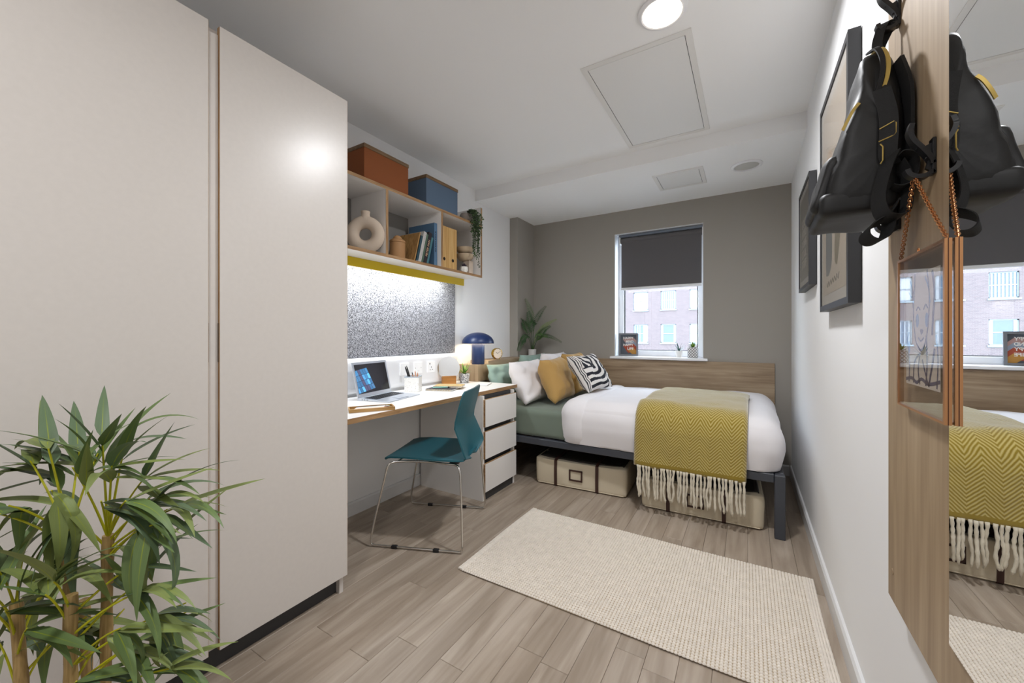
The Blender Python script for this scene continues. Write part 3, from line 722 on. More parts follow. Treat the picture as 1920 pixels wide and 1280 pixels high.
# backrest: folded blade, wide at the bottom corners, waist forward, top leaning back
for z, xe, xc, hw in [(.432, -.235, -.200, .06), (.452, -.243, -.205, .13), (.468, -.243, -.206, .205), (.49, -.236, -.204, .213), (.53, -.221, -.199, .209), (.58, -.200, -.192, .203), (.625, -.180, -.188, .199), (.66, -.183, -.192, .199), (.72, -.198, -.208, .199), (.78, -.214, -.224, .197), (.808, -.222, -.231, .190), (.822, -.226, -.235, .165)]:
    rows.append([(lerp(xc, xe, abs(k/7-1)**1.4), -hw+2*hw*k/14, z) for k in range(15)])
part('backrest', shell_mesh(rows, .008), M_TEAL, ch, True, world=False)
for s_ in (-1, 1):
    y = .265*s_; yt = .205*s_
    pts = spline([(-.03, yt*.86, .437), (-.14, yt*.95, .437), (-.19, yt, .436), (-.212, yt+.02*s_, .420), (-.222, yt+.028*s_, .36), (-.237, y-.006*s_, .10), (-.239, y, .028), (-.226, y, .0105), (-.19, y, .0095), (0, y, .0095), (.21, y, .0095), (.248, y, .0105), (.262, y, .026), (.255, y-.008*s_, .10), (.20, yt+.028*s_, .36), (.186, yt+.02*s_, .42), (.16, yt, .436), (.08, yt*.9, .438), (-.03, yt*.86, .437)], 6)
    part('sled_frame', MB().tube(pts, .0058, 10, cap=False), M_CHROME, ch, 2, world=False)
    for x in (.13, -.10): part('glide', MB().cbox(x-.016, x+.016, y-.0085, y+.0085, .0003, .017, .002), M_BLACKM, ch, world=False)
for x in (-.15, .14): part('cross_bar', MB().tube([(x, -.19, .438), (x, .19, .438)], .006, 10), M_CHROME, ch, True, world=False)
for s_ in (-1, 1):
    part('seat_clip', MB().cbox(-.20, -.155, .17*s_-.02, .17*s_+.02, .436, .452, .004), M_BLACKM, ch, world=False)

# ================================================================== THINGS ON THE SHELF
def lidbox(label, x0, x1, y0, y1, z0, z1, col, nm):
    t = thing('storage_box', label, 'box', ((x0+x1)/2, (y0+y1)/2, z0), group='lidded boxes on top of the shelf')
    part('body', MB().cbox(x0, x1, y0, y1, z0, z1-.022, .002), mat(nm, col, .8), t)
    part('lid', MB().cbox(x0-.003, x1+.003, y0-.003, y1+.003, z1-.0225, z1, .002), wood('walnut_lid', '#5a452d', '#74593b', '#87694a', 1, 2, .5), t)
ZT = SZ1+.0105
lidbox('rust orange box with wooden lid on top of the shelf', -2.10, -1.825, 1.435, 1.765, ZT, 2.199, '#86491f', 'rust_card')
lidbox('dusty blue box with wooden lid on top of the shelf', -2.10, -1.825, 1.925, 2.252, ZT, 2.199, '#566a80', 'blue_card')
ZS = SZ0+th+.0003
# ring vase: torus body with neck
v0 = MB(); Cc = Vector((-1.89, 1.495, ZS+.107)); rM, rm = .071, .0365
axd = Vector((.62, -.78, 0)).normalized(); side = Vector((.78, .62, 0))
Vv = []; Ff = []; na, nb = 40, 18
for i in range(na):
    a = 2*math.pi*i/na; dirv = side*math.cos(a)+Vector((0, 0, 1))*math.sin(a)
    for j in range(nb):
        q = 2*math.pi*j/nb; Vv.append(Cc+dirv*(rM+rm*math.cos(q))+axd*(rm*math.sin(q)))
for i in range(na):
    for j in range(nb): Ff.append((i*nb+j, i*nb+(j+1) % nb, ((i+1) % na)*nb+(j+1) % nb, ((i+1) % na)*nb+j))
v0.add(Vv, Ff); M_CER = mat('bisque_ceramic', '#cdbcaa', .85, bump=.1, bscale=80)
vt = thing('ring_vase', 'matt beige ring shaped vase on the shelf', 'vase', (-1.89, 1.495, ZS))
part('ring', v0, M_CER, vt, True)
part('neck', MB().lathe([(.036, ZS+.188), (.028, ZS+.205), (.023, ZS+.222), (.026, ZS+.240), (.023, ZS+.2405), (.018, ZS+.225)], 24, (-1.89, 1.495, 0)), M_CER, vt, True)
ct = thing('canister', 'caramel ceramic canister with knobbed lid on the shelf', 'jar', (-1.865, 1.712, ZS))
M_CA = mat('caramel_ceramic', '#a67c50', .6)
part('body', MB().lathe([(.045, ZS), (.047, ZS+.004), (.047, ZS+.098), (.045, ZS+.1)], 32, (-1.865, 1.712, 0)), M_CA, ct, True)
part('lid', MB().lathe([(.047, ZS+.101), (.048, ZS+.104), (.048, ZS+.112), (.036, ZS+.122), (.02, ZS+.124)], 32, (-1.865, 1.712, 0)), M_CA, ct, True)
part('knob', MB().lathe([(.028*math.cos(a), ZS+.121+.026*math.sin(a)) for a in np.linspace(0, 1.5, 9)], 24, (-1.865, 1.712, 0)), M_CA, ct, True)
def tilt_book(name, label, y0, thk, h, d, col, tilt, cat='book', m=None, x1=-1.835, txt=None, tcol='#e8e2d8', cov='#efe9dd'):
    """book standing on the shelf, spine to the room, leaning towards +y by tilt"""
    t = thing(name, label, cat, (x1, y0, ZS), group='books on the shelf')
    Mx = Matrix.Translation(Vector((x1, y0, ZS))) @ Matrix.Rotation(-tilt, 4, 'X') 
    m = m or mat('cover_'+name+col, col, .6)
    part('cover', MB().box(-d, 0, 0, .002, 0, h, Mx).box(-d, 0, thk-.002, thk, 0, h, Mx).box(-.002, 0, .002, thk-.002, 0, h, Mx), m, t)
    part('pages', MB().box(-d+.003, -.002, .0022, thk-.0022, .002, h-.003, Mx), M_PAPER, t)
    if txt:
        s_, wdt, zz = txt[1], txt[2], txt[3]
        F3 = Matrix.Translation(-Vector((x1, y0, ZS))) @ Mx @ frame3((.0004, thk/2+s_*.36*0-(-s_*.36), zz), (0, 0, 1), (0, -1, 0), (1, 0, 0))
        text_part(txt[0], s_, mat('ink_'+tcol, tcol, .6), t, F3, wdt)
    return t
TL = .26
M_CORK = wood('cork_cover', '#7d5c33', '#a27a45', '#b58c55', 2, 2, .7)
tilt_book('book', 'tan cork covered book leaning at the front of the row', 1.822, .008, .208, .20, '#a27a45', TL, m=M_CORK)
tilt_book('book', 'dark teal book leaning beside the tan cork book', 1.838, .018, .190, .17, '#22404a', TL, txt=('O', .010, .008, .010))
tilt_book('book', 'white spined book leaning in the middle of the row', 1.858, .026, .225, .18, '#b9b6b2', TL, txt=('.................', .012, .17, .03), tcol='#55555a')
tilt_book('book', 'mottled green book leaning behind the white spined book', 1.886, .016, .212, .17, '#49604f', TL)
tilt_book('book', 'thick black book with cream title lettering on its spine', 1.904, .030, .232, .18, '#201a20', TL, txt=('PETER PAN', .022, .115, .060), tcol='#d9b48f')
tilt_book('book', 'slim teal patterned book leaning against the tall blue book', 1.936, .017, .200, .16, '#3f6f78', TL)
tilt_book('book', 'tall blue hardback standing upright against the divider', 2.012, .029, .298, .24, '#4f6f8c', 0)
bs_ = bpy.data.objects[[o.name for o in COL.objects if o.name.startswith('book')][-1]]
q_ = MB()
for k in range(9): q_.box(-1.8349, -1.8346, 2.022, 2.031, ZS+.10+k*.016, ZS+.10+k*.016+(.012, .009, .013)[k % 3])
part('spine_print', q_, mat('ink_navy', '#25364a', .6), bs_)
for k, lb in ((0, 'wooden magazine file beside the shelf divider'), (1, 'wooden magazine file beside the stacked bowls')):
    y0 = 2.066+k*.0925 if k == 0 else 2.1595; t = thing('magazine_file', lb, 'magazine file', (-1.95, y0+.045, ZS), group='wooden files on the shelf')
    m_ = wood('pine_front', '#ad8449', '#c29a5e', '#cfab72', 2, 1.5, .55)
    part('case', MB().cbox(-2.09, -1.832, y0, y0+.0915, ZS, ZS+.300, .001), m_, t)
    part('finger_hole', MB().lathe([(.0001, 0), (.012, 0), (.012, .0012), (.0001, .0012)], 20, (-1.8322, y0+.046, ZS+.068), M=Matrix.Rotation(R(90), 4, 'Y')), mat('hole_dark', '#1d120a', .9), t)
    g_ = MB()
    for q in (.3, .5, .7): g_.box(-1.8322, -1.8317, y0+.0915*q-.0006, y0+.0915*q+.0006, ZS+.002, ZS+.298)
    part('board_joint', g_, mat('pine_dark', '#8f6a38', .7), t)
M_BOWL = mat('stone_bowl', '#c7b296', .7)
bk = single('stone_block', MB().cbox(-1.905, -1.845, 2.418, 2.468, ZS, ZS+.108, .002), mat('travertine', '#cdbcab', .8, var=.05, vscale=30), 'beige stone block carrying two bowls on the shelf', 'block', (-1.875, 2.443, ZS))
for k, lb in ((0, 'lower beige bowl resting on the stone block'), (1, 'upper beige bowl stacked on another bowl')):
    z = ZS+.1086+k*.0525
    single('bowl', MB().lathe([(.030, z), (.047, z+.006), (.064, z+.026), (.070, z+.050), (.066, z+.050), (.060, z+.028), (.043, z+.0105), (.001, z+.008)], 32, (-1.895, 2.428, 0)), M_BOWL, lb, 'bowl', (-1.895, 2.428, z), smooth=True, group='stacked bowls')
wp = thing('faceted_planter', 'small white faceted pot with a dark succulent on the shelf', 'plant', (-1.845, 2.352, ZS))
part('pot', MB().lathe([(.020, ZS), (.032, ZS+.024), (.030, ZS+.046), (.026, ZS+.048), (.024, ZS+.040)], 8, (-1.845, 2.352, 0)), mat('white_glaze', '#efece6', .5), wp)
M_SUCD = mat('purple_succulent', '#3b2f3a', .7)
for k in range(12):
    a = k*2.4; rr_ = .004+.0012*k; z = ZS+.046+.022*(1-k/14)
    part('leaf', MB().tube([(-1.845+rr_*math.cos(a)*.3, 2.352+rr_*math.sin(a)*.3, z-.012), (-1.845+rr_*math.cos(a), 2.352+rr_*math.sin(a), z), (-1.845+rr_*1.5*math.cos(a), 2.352+rr_*1.5*math.sin(a), z+.008)], [.002, .005, .001], 6), M_SUCD, wp, True)
# trailing plant
tp = thing('trailing_plant', 'trailing plant in a grey pot hanging over the end of the shelf', 'plant', (-1.88, 2.425, ZT))
part('pot', MB().lathe([(.036, ZT), (.052, ZT+.030), (.052, ZT+.062), (.044, ZT+.078), (.040, ZT+.076)], 28, (-1.88, 2.425, 0)), mat('grey_pot', '#9a8f86', .8), tp, True)
M_TRL = [mat('trail_leaf_a', '#33452c', .6), mat('trail_leaf_b', '#486038', .6)]
rl = random.Random(21)
for k in range(18):
    a = rl.uniform(-.9, 1.0); dr = rl.choice([.04, .07, .10, .14, .18, .22, .26]) if k > 2 else (.345, .30, .24)[k]
    st_ = Vector((-1.87+.02*math.cos(a), 2.425+.03*math.sin(a), ZT+.078)); ex = Vector((SX+rl.uniform(.008, .04), 2.425+rl.uniform(-.065, .045), ZT+rl.uniform(.03, .06)))
    pts = spline([st_, (st_+ex)/2+Vector((0, 0, .035)), ex, ex+Vector((.006, rl.uniform(-.012, .012), -.07)), ex+Vector((.002, rl.uniform(-.015, .015), -.07-dr*.5)), ex+Vector((rl.uniform(-.01, .01), rl.uniform(-.02, .02), -.05-dr))], 6)
    s_ = part('stem', MB().tube(pts, .0012, 5), M_TRL[0], tp, True)
    lf = MB()
    cum = 0
    for i in range(1, len(pts)):
        sg = (pts[i]-pts[i-1]); n_ = max(1, int(sg.length/.0075))
        for q in range(n_):
            p = pts[i-1]+sg*(q/n_); d = Vector((rl.uniform(-1, 1), rl.uniform(-1, 1), rl.uniform(-.8, .3))).normalized(); ln = rl.uniform(.015, .023)*(1 if i < 22 else .75)
            wv_ = d.orthogonal().normalized()*ln*.42; nn = d.cross(wv_).normalized()*.0012
            lf.add([p, p+d*ln*.5+wv_+nn, p+d*ln, p+d*ln*.5-wv_+nn, p+d*ln*.5+nn*3], [(0, 1, 4), (1, 2, 4), (2, 3, 4), (3, 0, 4)])
    part('leaves', lf, M_TRL[k % 2], s_, True)['kind'] = 'stuff'

# ================================================================== THINGS ON THE DESK
ZD = DZ+.0006
ang_ = math.atan2(-.067, .309)                      # rotation of the laptop width from +y
lp = thing('laptop', 'open silver laptop showing a blue picture on its screen', 'laptop', (-1.893, 1.68, ZD), math.atan2(.977, -.212))
M_ALU = mat('aluminium', '#c9ced6', .35, .7)
LW, LD = .32, .222; tl = R(13)
# local: x along width (near->far), y towards the wall
part('base', MB().prism([(-LD/2, .001), (-LD/2, .005), (LD/2, .014), (LD/2, .001)], -LW/2, LW/2, 0), M_ALU, lp, world=False)
sl_ = (.014-.005)/LD
kb = MB()
for r_ in range(5):
    for c in range(14):
        x = -LW/2+.022+c*.0197; y = -.005+r_*.0185; z = .005+(y+LD/2)*sl_
        kb.box(x, x+.0165, y, y+.0155, z-.0005, z+.0014)
part('keyboard', kb, M_BLACKM, lp, world=False)
part('trackpad', MB().box(-.045, .045, -LD/2+.01, -LD/2+.068, .0052, .0086), mat('trackpad', '#b9bec7', .4, .5), lp, world=False)
pm = MB()
for q, w_ in ((.03, .008), (.046, .008), (.064, .012)): pm.box(-LW/2-.0004, -LW/2+.0002, LD/2-q-w_, LD/2-q, .005, .008)
part('ports', pm, M_CHAR, lp, world=False)
Ml = Matrix.Translation((0, LD/2-.004, .0145)) @ Matrix.Rotation(-tl, 4, 'X')
lid = part('screen_lid', MB().box(-LW/2, LW/2, 0, .005, 0, .212, Ml), M_ALU, lp, world=False)
part('display', MB().box(-LW/2+.014, LW/2-.014, -.0006, .0002, .020, .198, Ml), mat('screen_black', '#0c0c0e', .15), lid, world=False)
def scr(poly, col):
    V = [Ml @ Vector((x, -.0009, z)) for x, z in poly]; c = len(V)
    return MB().add(V, [tuple(range(c))]), mat('screen_'+col, col, .3, emit=col, estr=.55)
# tilted blue grid of panes
def grid(a, b_):
    O = Vector((-.145, .022)); U = Vector((.155, .018)); Wd = Vector((-.052, .135)); p = O+U*a+Wd*b_; return (max(-LW/2+.0145, p.x), min(.196, p.y))
cs = ['#4d8fc4', '#3f74a0', '#5aa6dd', '#37648c', '#4a4a66', '#62b2ea', '#456f96', '#55a0d8']
for i in range(7):
    for j in range(4):
        a0, a1 = i/7+.006, (i+1)/7-.006; b0, b1 = j/4+.008, (j+1)/4-.008
        mb2, mm = scr([grid(a0, b0), grid(a1, b0), grid(a1, b1), grid(a0, b1)], '#4a4a66' if i == 3 else cs[(i*3+j*5) % 4 if (i+j) % 2 else (i+j*2) % 8])
        part('screen_picture', mb2, mm, lid, world=False)
# tray with pens
ty = thing('pen_tray', 'wooden tray of pens at the front of the desk by the wardrobe', 'tray', (-1.66, 1.35, ZD), math.atan2(.60, .80)+R(20))
M_BAM = wood('bamboo_tray', '#94703c', '#b28a52', '#c69f68', 0, 2, .5)
f = MB(); f.box(-.11, .11, -.05, .05, 0, .004).box(-.11, .11, -.05, -.044, .004, .016).box(-.11, .11, .044, .05, .004, .016).box(-.11, -.104, -.044, .044, .004, .016).box(.104, .11, -.044, .044, .004, .016)
part('tray', f, M_BAM, ty, world=False)
RT = ROOT[ty]
def pen(label, a, b_, r_, col, tipc, name='pen', grp=None, metal=0):
    a, b_ = Vector(a), Vector(b_); t = thing(name, label, name, a, group=grp); d = (b_-a)
    part('barrel', MB().tube([a+d*.0, a+d*.04, a+d*.86], [r_*.8, r_, r_], 10), mat('pen_'+col, col, .4, metal), t, True)
    part('tip', MB().tube([a+d*.86, a+d*.93, b_], [r_*.95, r_*.7, r_*.12], 10), mat('pen_'+tipc, tipc, .4), t, True); return t
for i, (y, c, tc_, lb) in enumerate(((-.034, '#d9a184', '#e9d9c9', 'rose gold pen nearest the edge in the wooden tray'), (-.018, '#e9d8c6', '#c98d6c', 'cream pen in the middle of the wooden tray'), (-.001, '#eddccd', '#333333', 'pale pen with a black tip in the wooden tray'), (.016, '#e8e0da', '#b98a6c', 'white pen towards the laptop in the wooden tray'), (.032, '#3a3f40', '#8fb7ad', 'dark pen at the back of the wooden tray'))):
    pen(lb, RT @ Vector((-.09+.005*i, y, .0095)), RT @ Vector((.075+.006*i, y+.004, .0095)), .005, c, tc_, grp='pens in the wooden tray')
# pen pot
PC = Vector((-1.985, 1.965, ZD)); rzp = R(31)
pp = thing('pen_pot', 'square white speckled pen pot on the desk', 'pen pot', PC, rzp)
f = MB(); a = .048; h_ = .098
for q in ((-a, a, -a, -a+.005), (-a, a, a-.005, a), (-a, -a+.005, -a+.005, a-.005), (a-.005, a, -a+.005, a-.005)): f.box(*q, .004, h_)
f.box(-a, a, -a, a, 0, .004)
m_ = mat('terrazzo', '#efece6', .6); nt = m_.node_tree
tc = nt.nodes.new('ShaderNodeTexCoord'); vo = nt.nodes.new('ShaderNodeTexVoronoi'); vo.inputs['Scale'].default_value = 110; rp = nt.nodes.new('ShaderNodeValToRGB')
rp.color_ramp.elements[0].position = .16; rp.color_ramp.elements[0].color = (*lin('#b5aa98'), 1); rp.color_ramp.elements[1].position = .22; rp.color_ramp.elements[1].color = (*lin('#f1efea'), 1)
nt.links.new(tc.outputs['Object'], vo.inputs[0]); nt.links.new(vo.outputs[0], rp.inputs[0]); nt.links.new(rp.outputs[0], nt.nodes['Principled BSDF'].inputs['Base Color'])
part('pot', f, m_, pp, world=False)
f = MB(); f.box(-a-.0008, a+.0008, -a-.0008, -a+.0058, h_, h_+.006).box(-a-.0008, a+.0008, a-.0058, a+.0008, h_, h_+.006).box(-a-.0008, -a+.0058, -a+.0058, a-.0058, h_, h_+.006).box(a-.0058, a+.0008, -a+.0058, a-.0058, h_, h_+.006)
part('rim', f, mat('grey_rim', '#aeb6bf', .5), pp, world=False)
Mp = ROOT[pp]; rp_ = random.Random(4)
for i, (bx_, by_, tx_, ty_, c, tc_, lb) in enumerate(((-.01, .0, -.075, .00, '#1d1d20', '#1d1d20', 'black pen leaning furthest out of the pot'), (.0, .015, -.062, .012, '#1d1d20', '#1d1d20', 'second black pen leaning out of the pot'), (.005, -.01, -.045, -.01, '#1d1d20', '#1d1d20', 'upright black pen in the pot'), (.02, -.02, .000, -.032, '#c98963', '#2b2b2b', 'copper pen in the middle of the pot'), (.022, .02, .006, .025, '#d6a483', '#c98963', 'rose pen at the back of the pot'), (.03, .0, .030, -.002, '#c98963', '#c98963', 'short copper pen at the side of the pot'))):
    hh = (.172, .168, .178, .135, .140, .130)[i]
    s = max(.35, min(1, .098/hh)); bx2 = max(-.036, min(.036, bx_)); px_, py_ = tx_, ty_
    # keep the shaft inside the rim where it crosses it
    cx = lerp(bx2, px_, .098/hh); 
    if cx < -.036: px_ = bx2+(-.036-bx2)/(.098/hh)
    pen(lb, Mp @ Vector((bx2, by_*.8, .008)), Mp @ Vector((px_, py_, hh)), .0045, c, tc_, grp='pens in the white pot')
# notebooks and pen
def notebook(label, c, rz, w_, d_, z, col, colp, wire):
    t = thing('notebook', label, 'notebook', (c[0], c[1], z), rz, 'spiral notebooks on the desk')
    part('pages', MB().box(-w_/2+.002, w_/2-.002, -d_/2+.002, d_/2-.002, .0012, .0088), M_PAPER, t, world=False)
    part('cover', MB().box(-w_/2, w_/2, -d_/2, d_/2, .0089, .0102).box(-w_/2, w_/2, -d_/2, d_/2, 0, .0012), mat('nb_'+col, col, .6, var=.1, vscale=90), t, world=False)
    wv_ = MB()
    for k in range(16):
        x = -w_/2+.012+k*(w_-.024)/15
        wv_.tube([(x, -d_/2-.003+.0075*math.cos(q), .0055+.0062*math.sin(q)) for q in np.linspace(0, 5.6, 9)], .0011, 5, cap=False)
    part('spiral', wv_, mat('wire_'+wire, wire, .3, .8), t, True, world=False)
notebook('dark spiral notebook at the bottom of the pair on the desk', (-1.862, 2.13), R(58)+R(-90)+R(50), .20, .145, ZD, '#3c3a40', '#fff', '#c9a85a')
notebook('gold covered spiral notebook on top of the pair on the desk', (-1.868, 2.21), R(-90)+R(118), .205, .15, ZD+.0127, '#c2a46c', '#fff', '#d9d3c4')
pen('mint and black pen lying on the dark notebook', (-1.905, 2.070, ZD+.0175), (-1.815, 2.155, ZD+.0175), .0048, '#8fc3b4', '#22252a')
# round mirror on block
mt = thing('vanity_mirror', 'round frameless mirror standing in a caramel wooden block', 'mirror', (-2.035, 2.40, ZD), math.atan2(-.60, .80))
# local +x faces the room
part('block', MB().prism([(-.028, -.052), (.032, -.052), (.032, .052), (-.028, .052)], 0, .066, 2), wood('caramel_block', '#8a5a24', '#a86f30', '#b87d3c', 1, 2, .5), mt, world=False)
Mm = Matrix.Translation((0, 0, .128)) @ Matrix.Rotation(R(-6), 4, 'Y') @ Matrix.Rotation(R(90), 4, 'Y')
part('glass', MB().lathe([(.0001, -.002), (.089, -.002), (.0895, 0), (.089, .002), (.0001, .002)], 48, M=Mm), M_MIRROR, mt, world=False)
# desk succulent
dp = thing('potted_succulent', 'green spiky plant in a grey ribbed pot on the desk', 'plant', (-1.985, 2.535, ZD))
pr = [(.030, ZD)]
for k in range(8): pr += [(.034+.0012*k, ZD+.003+k*.0085), (.037+.0012*k, ZD+.007+k*.0085)]
pr += [(.045, ZD+.074), (.041, ZD+.076), (.038, ZD+.066)]
m_ = mat('ribbed_pot', '#a9a7a6', .8); nt = m_.node_tree; tc = nt.nodes.new('ShaderNodeTexCoord'); n = nt.nodes.new('ShaderNodeTexNoise'); n.inputs['Scale'].default_value = 150
rp = nt.nodes.new('ShaderNodeValToRGB'); rp.color_ramp.elements[0].position = .42; rp.color_ramp.elements[0].color = (*lin('#77777a'), 1); rp.color_ramp.elements[1].position = .58; rp.color_ramp.elements[1].color = (*lin('#e4e1dd'), 1)
nt.links.new(tc.outputs['Object'], n.inputs[0]); nt.links.new(n.outputs[0], rp.inputs[0]); nt.links.new(rp.outputs[0], nt.nodes['Principled BSDF'].inputs['Base Color'])
part('pot', MB().lathe(pr, 32, (-1.985, 2.535, 0)), m_, dp, True)
part('soil', MB().lathe([(.001, ZD+.067), (.038, ZD+.066)], 20, (-1.985, 2.535, 0)), mat('soil', '#3a2c22', 1), dp)
def blade(p, d, ln, wd, bend, n=7, thick=.25, up=Vector((0, 0, 1))):
    """fleshy pointed leaf"""
    d = Vector(d).normalized(); sd = d.cross(up); sd = sd.normalized() if sd.length > .01 else Vector((1, 0, 0)); nn = sd.cross(d)
    V = []; F = []
    for i in range(n+1):
        t = i/n; c = Vector(p)+d*ln*t+nn*bend*t*t; w_ = wd*(.55+.75*t-1.3*t**2.2) if t < 1 else 0; w_ = max(w_, .0004)
        V += [c-sd*w_, c-nn*w_*thick*1.4, c+sd*w_, c+nn*w_*thick*.2]
    for i in range(n):
        for j in range(4): F.append((i*4+j, i*4+(j+1) % 4, i*4+4+(j+1) % 4, i*4+4+j))
    F += [(3, 2, 1, 0), (n*4, n*4+1, n*4+2, n*4+3)]
    return MB().add(V, F)
def succ(parent, c, spec, ms, sc=1):
    for k, (az, el, ln, wd, bd) in enumerate(spec):
        d = Vector((math.cos(az)*math.cos(el), math.sin(az)*math.cos(el), math.sin(el)))
        part('leaf', blade(Vector(c)+d*.004, d, ln*sc, wd*sc, bd*sc), ms[k % len(ms)], parent, True)
rs = random.Random(2)
sp_ = [(k*2.4+.3, R(78-4.2*k), .105-.003*k*(k % 3), .011, -.012-.002*k) for k in range(13)]
succ(dp, (-1.985, 2.535, ZD+.068), sp_, [mat('aloe_a', '#6d9a2e', .5), mat('aloe_b', '#8ab13f', .5), mat('aloe_c', '#4f7f2a', .5)])
single('notepad', MB().rbox(-.085, .085, -.045, .045, 0, .009, .004, 4).xf(Matrix.Translation((-1.775, 2.515, ZD)) @ Matrix.Rotation(R(112), 4, 'Z')), mat('pad_white', '#f1efeb', .5), 'slim white tablet lying at the far end of the desk', 'tablet', (-1.775, 2.515, ZD), smooth=True)

# ================================================================== THINGS ON THE LEDGE
LP = (-1.985, 2.725, .8835)
lm = thing('mushroom_lamp', 'navy blue mushroom table lamp switched on beside the desk', 'lamp', LP)
M_NAVY = mat('navy_lacquer', '#1c2f5a', .35)
x, y, z = LP
part('stem', MB().lathe([(.054, z), (.056, z+.003), (.056, z+.186), (.054, z+.19)], 36, (x, y, 0)), M_NAVY, lm, True)
dome = [(.136, z+.176), (.137, z+.180)]+[(.137*math.cos(a), z+.182+.090*math.sin(a)) for a in np.linspace(.04, 1.55, 14)]
dom = part('shade', MB().lathe(dome, 48, (x, y, 0)), M_NAVY, lm, True)
part('shade_lining', MB().lathe([(.058, z+.1755), (.134, z+.1755), (.134, z+.1765), (.058, z+.1765)], 48, (x, y, 0), False), mat('lamp_glow', '#fff2dc', .5, emit='#ffe3b8', estr=3), dom)
disk_light('mushroom_lamp_bulb', (x, y, z+.1745), .27, .5, (1, .84, .62))
# alarm clock
CK = (-1.985, 3.02, .9104)
ck = thing('alarm_clock', 'small round brass alarm clock on the ledge', 'clock', CK, math.atan2(-.45, .89))
Mk = Matrix.Translation((0, 0, .053)) @ Matrix.Rotation(R(90), 4, 'Y') @ Matrix.Rotation(R(90), 4, 'Z')
M_BRASS = mat('brass', '#b8963f', .25, 1)
part('case', MB().lathe([(.040, -.028), (.049, -.020), (.0505, .012), (.049, .016), (.046, .017), (.046, .010)], 40, M=Mk), M_BRASS, ck, True, world=False)
fc = part('face', MB().lathe([(.0001, .011), (.046, .011), (.046, .0105)], 40, M=Mk), mat('clock_face', '#f0e6dc', .5), ck, world=False)
f = MB()
for k in range(12):
    a = R(30*k); p0 = Mk @ Vector((.039*math.cos(a), .039*math.sin(a), .0118)); p1 = Mk @ Vector((.043*math.cos(a), .043*math.sin(a), .0118)); f.tube([p0, p1], .0012, 4)
part('hour_marks', f, M_CHAR, fc, world=False)
for nm, a, ln, wd in (('hour_hand', R(140), .022, .0016), ('minute_hand', R(35), .033, .0012)):
    part(nm, MB().tube([Mk @ Vector((0, 0, .0125)), Mk @ Vector((ln*math.cos(a), ln*math.sin(a), .0125))], wd, 5), M_CHAR, fc, world=False)
for s_ in (-1, 1): part('foot', MB().tube([(0, .022*s_, .010), (0, .032*s_, .0)], .004, 8), M_BRASS, ck, world=False)
# fern
FP = (-1.965, 3.675, .9104)
fn_ = thing('potted_fern', 'green artificial fern in a white pot in the corner behind the bed', 'plant', FP)
part('pot', MB().lathe([(.038, FP[2]), (.041, FP[2]+.003), (.043, FP[2]+.075), (.040, FP[2]+.075), (.039, FP[2]+.065)], 32, (FP[0], FP[1], 0)), mat('white_pot', '#dcdad6', .6), fn_, True)
part('soil', MB().lathe([(.001, FP[2]+.066), (.039, FP[2]+.065)], 20, (FP[0], FP[1], 0)), mat('soil', 0), fn_)
M_FN = [mat('fern_a', '#3a5733', .6), mat('fern_b', '#4d6e38', .6), mat('fern_c', '#7d9a40', .6)]
# fronds: (lateral along camera right, depth, height at mid / tip, colour)
rv = Vector((.856, .517, 0)); dv = Vector((.6, -.8, 0))
def frond(mid, tip, mi, ll, droop=0):
    mid = [q*1.18 for q in mid]; tip = [tip[0]*(1.22 if tip[0] > 0 else 1.02), tip[1]*1.2, tip[2]*1.12]; ll *= 1.1
    b0 = Vector((FP[0], FP[1], FP[2]+.066)); P0 = b0+rv*mid[0]*.15+dv*mid[1]*.2
    P1 = Vector((FP[0], FP[1], FP[2]))+rv*mid[0]+dv*mid[1]+Vector((0, 0, mid[2])); P2 = Vector((FP[0], FP[1], FP[2]))+rv*tip[0]+dv*tip[1]+Vector((0, 0, tip[2]))
    pts = spline([P0, P1, (P1+P2)/2+Vector((0, 0, .03)), P2], 12)
    # keep clear of the walls
    for p in pts: p.x = max(p.x, XC+.012 if p.y > YC-.02 else XL+.012); p.y = min(p.y, YB-.016)
    s_ = part('frond_stem', MB().tube(pts, [.0024*(1-i/len(pts)*.7) for i in range(len(pts))], 6), M_FN[mi], fn_, True)
    lf = MB(); n_ = len(pts)
    for i in range(int(n_*.34), n_-1):
        t = (i-n_*.34)/(n_*.66); d = (pts[i+1]-pts[i]).normalized(); sd = d.cross(Vector((.3, -.5, .8))).normalized()
        for sg in (-1, 1):
            L_ = ll*(1-t*.75)*(.55+.9*min(1, t*3+.3))*.8; q = (sd*sg*.85+d*.55+Vector((0, 0, -.15))).normalized(); p = pts[i]+d*(.003*sg)
            wv_ = d*L_*.085; up = q.cross(wv_).normalized()*.0012
            e_ = p+q*L_; e_.y = min(e_.y, YB-.004); e_.x = max(e_.x, XC+.003 if e_.y > YC-.03 else XL+.003)
            m1 = p+q*L_*.45+wv_; m2 = p+q*L_*.45-wv_
            for mm_ in (m1, m2): mm_.y = min(mm_.y, YB-.004); mm_.x = max(mm_.x, XC+.003 if mm_.y > YC-.03 else XL+.003)
            lf.add([p, m1, e_, m2, p+q*L_*.45+up], [(0, 1, 4), (1, 2, 4), (2, 3, 4), (3, 0, 4)])
    part('leaflets', lf, M_FN[mi], s_, True)['kind'] = 'stuff'
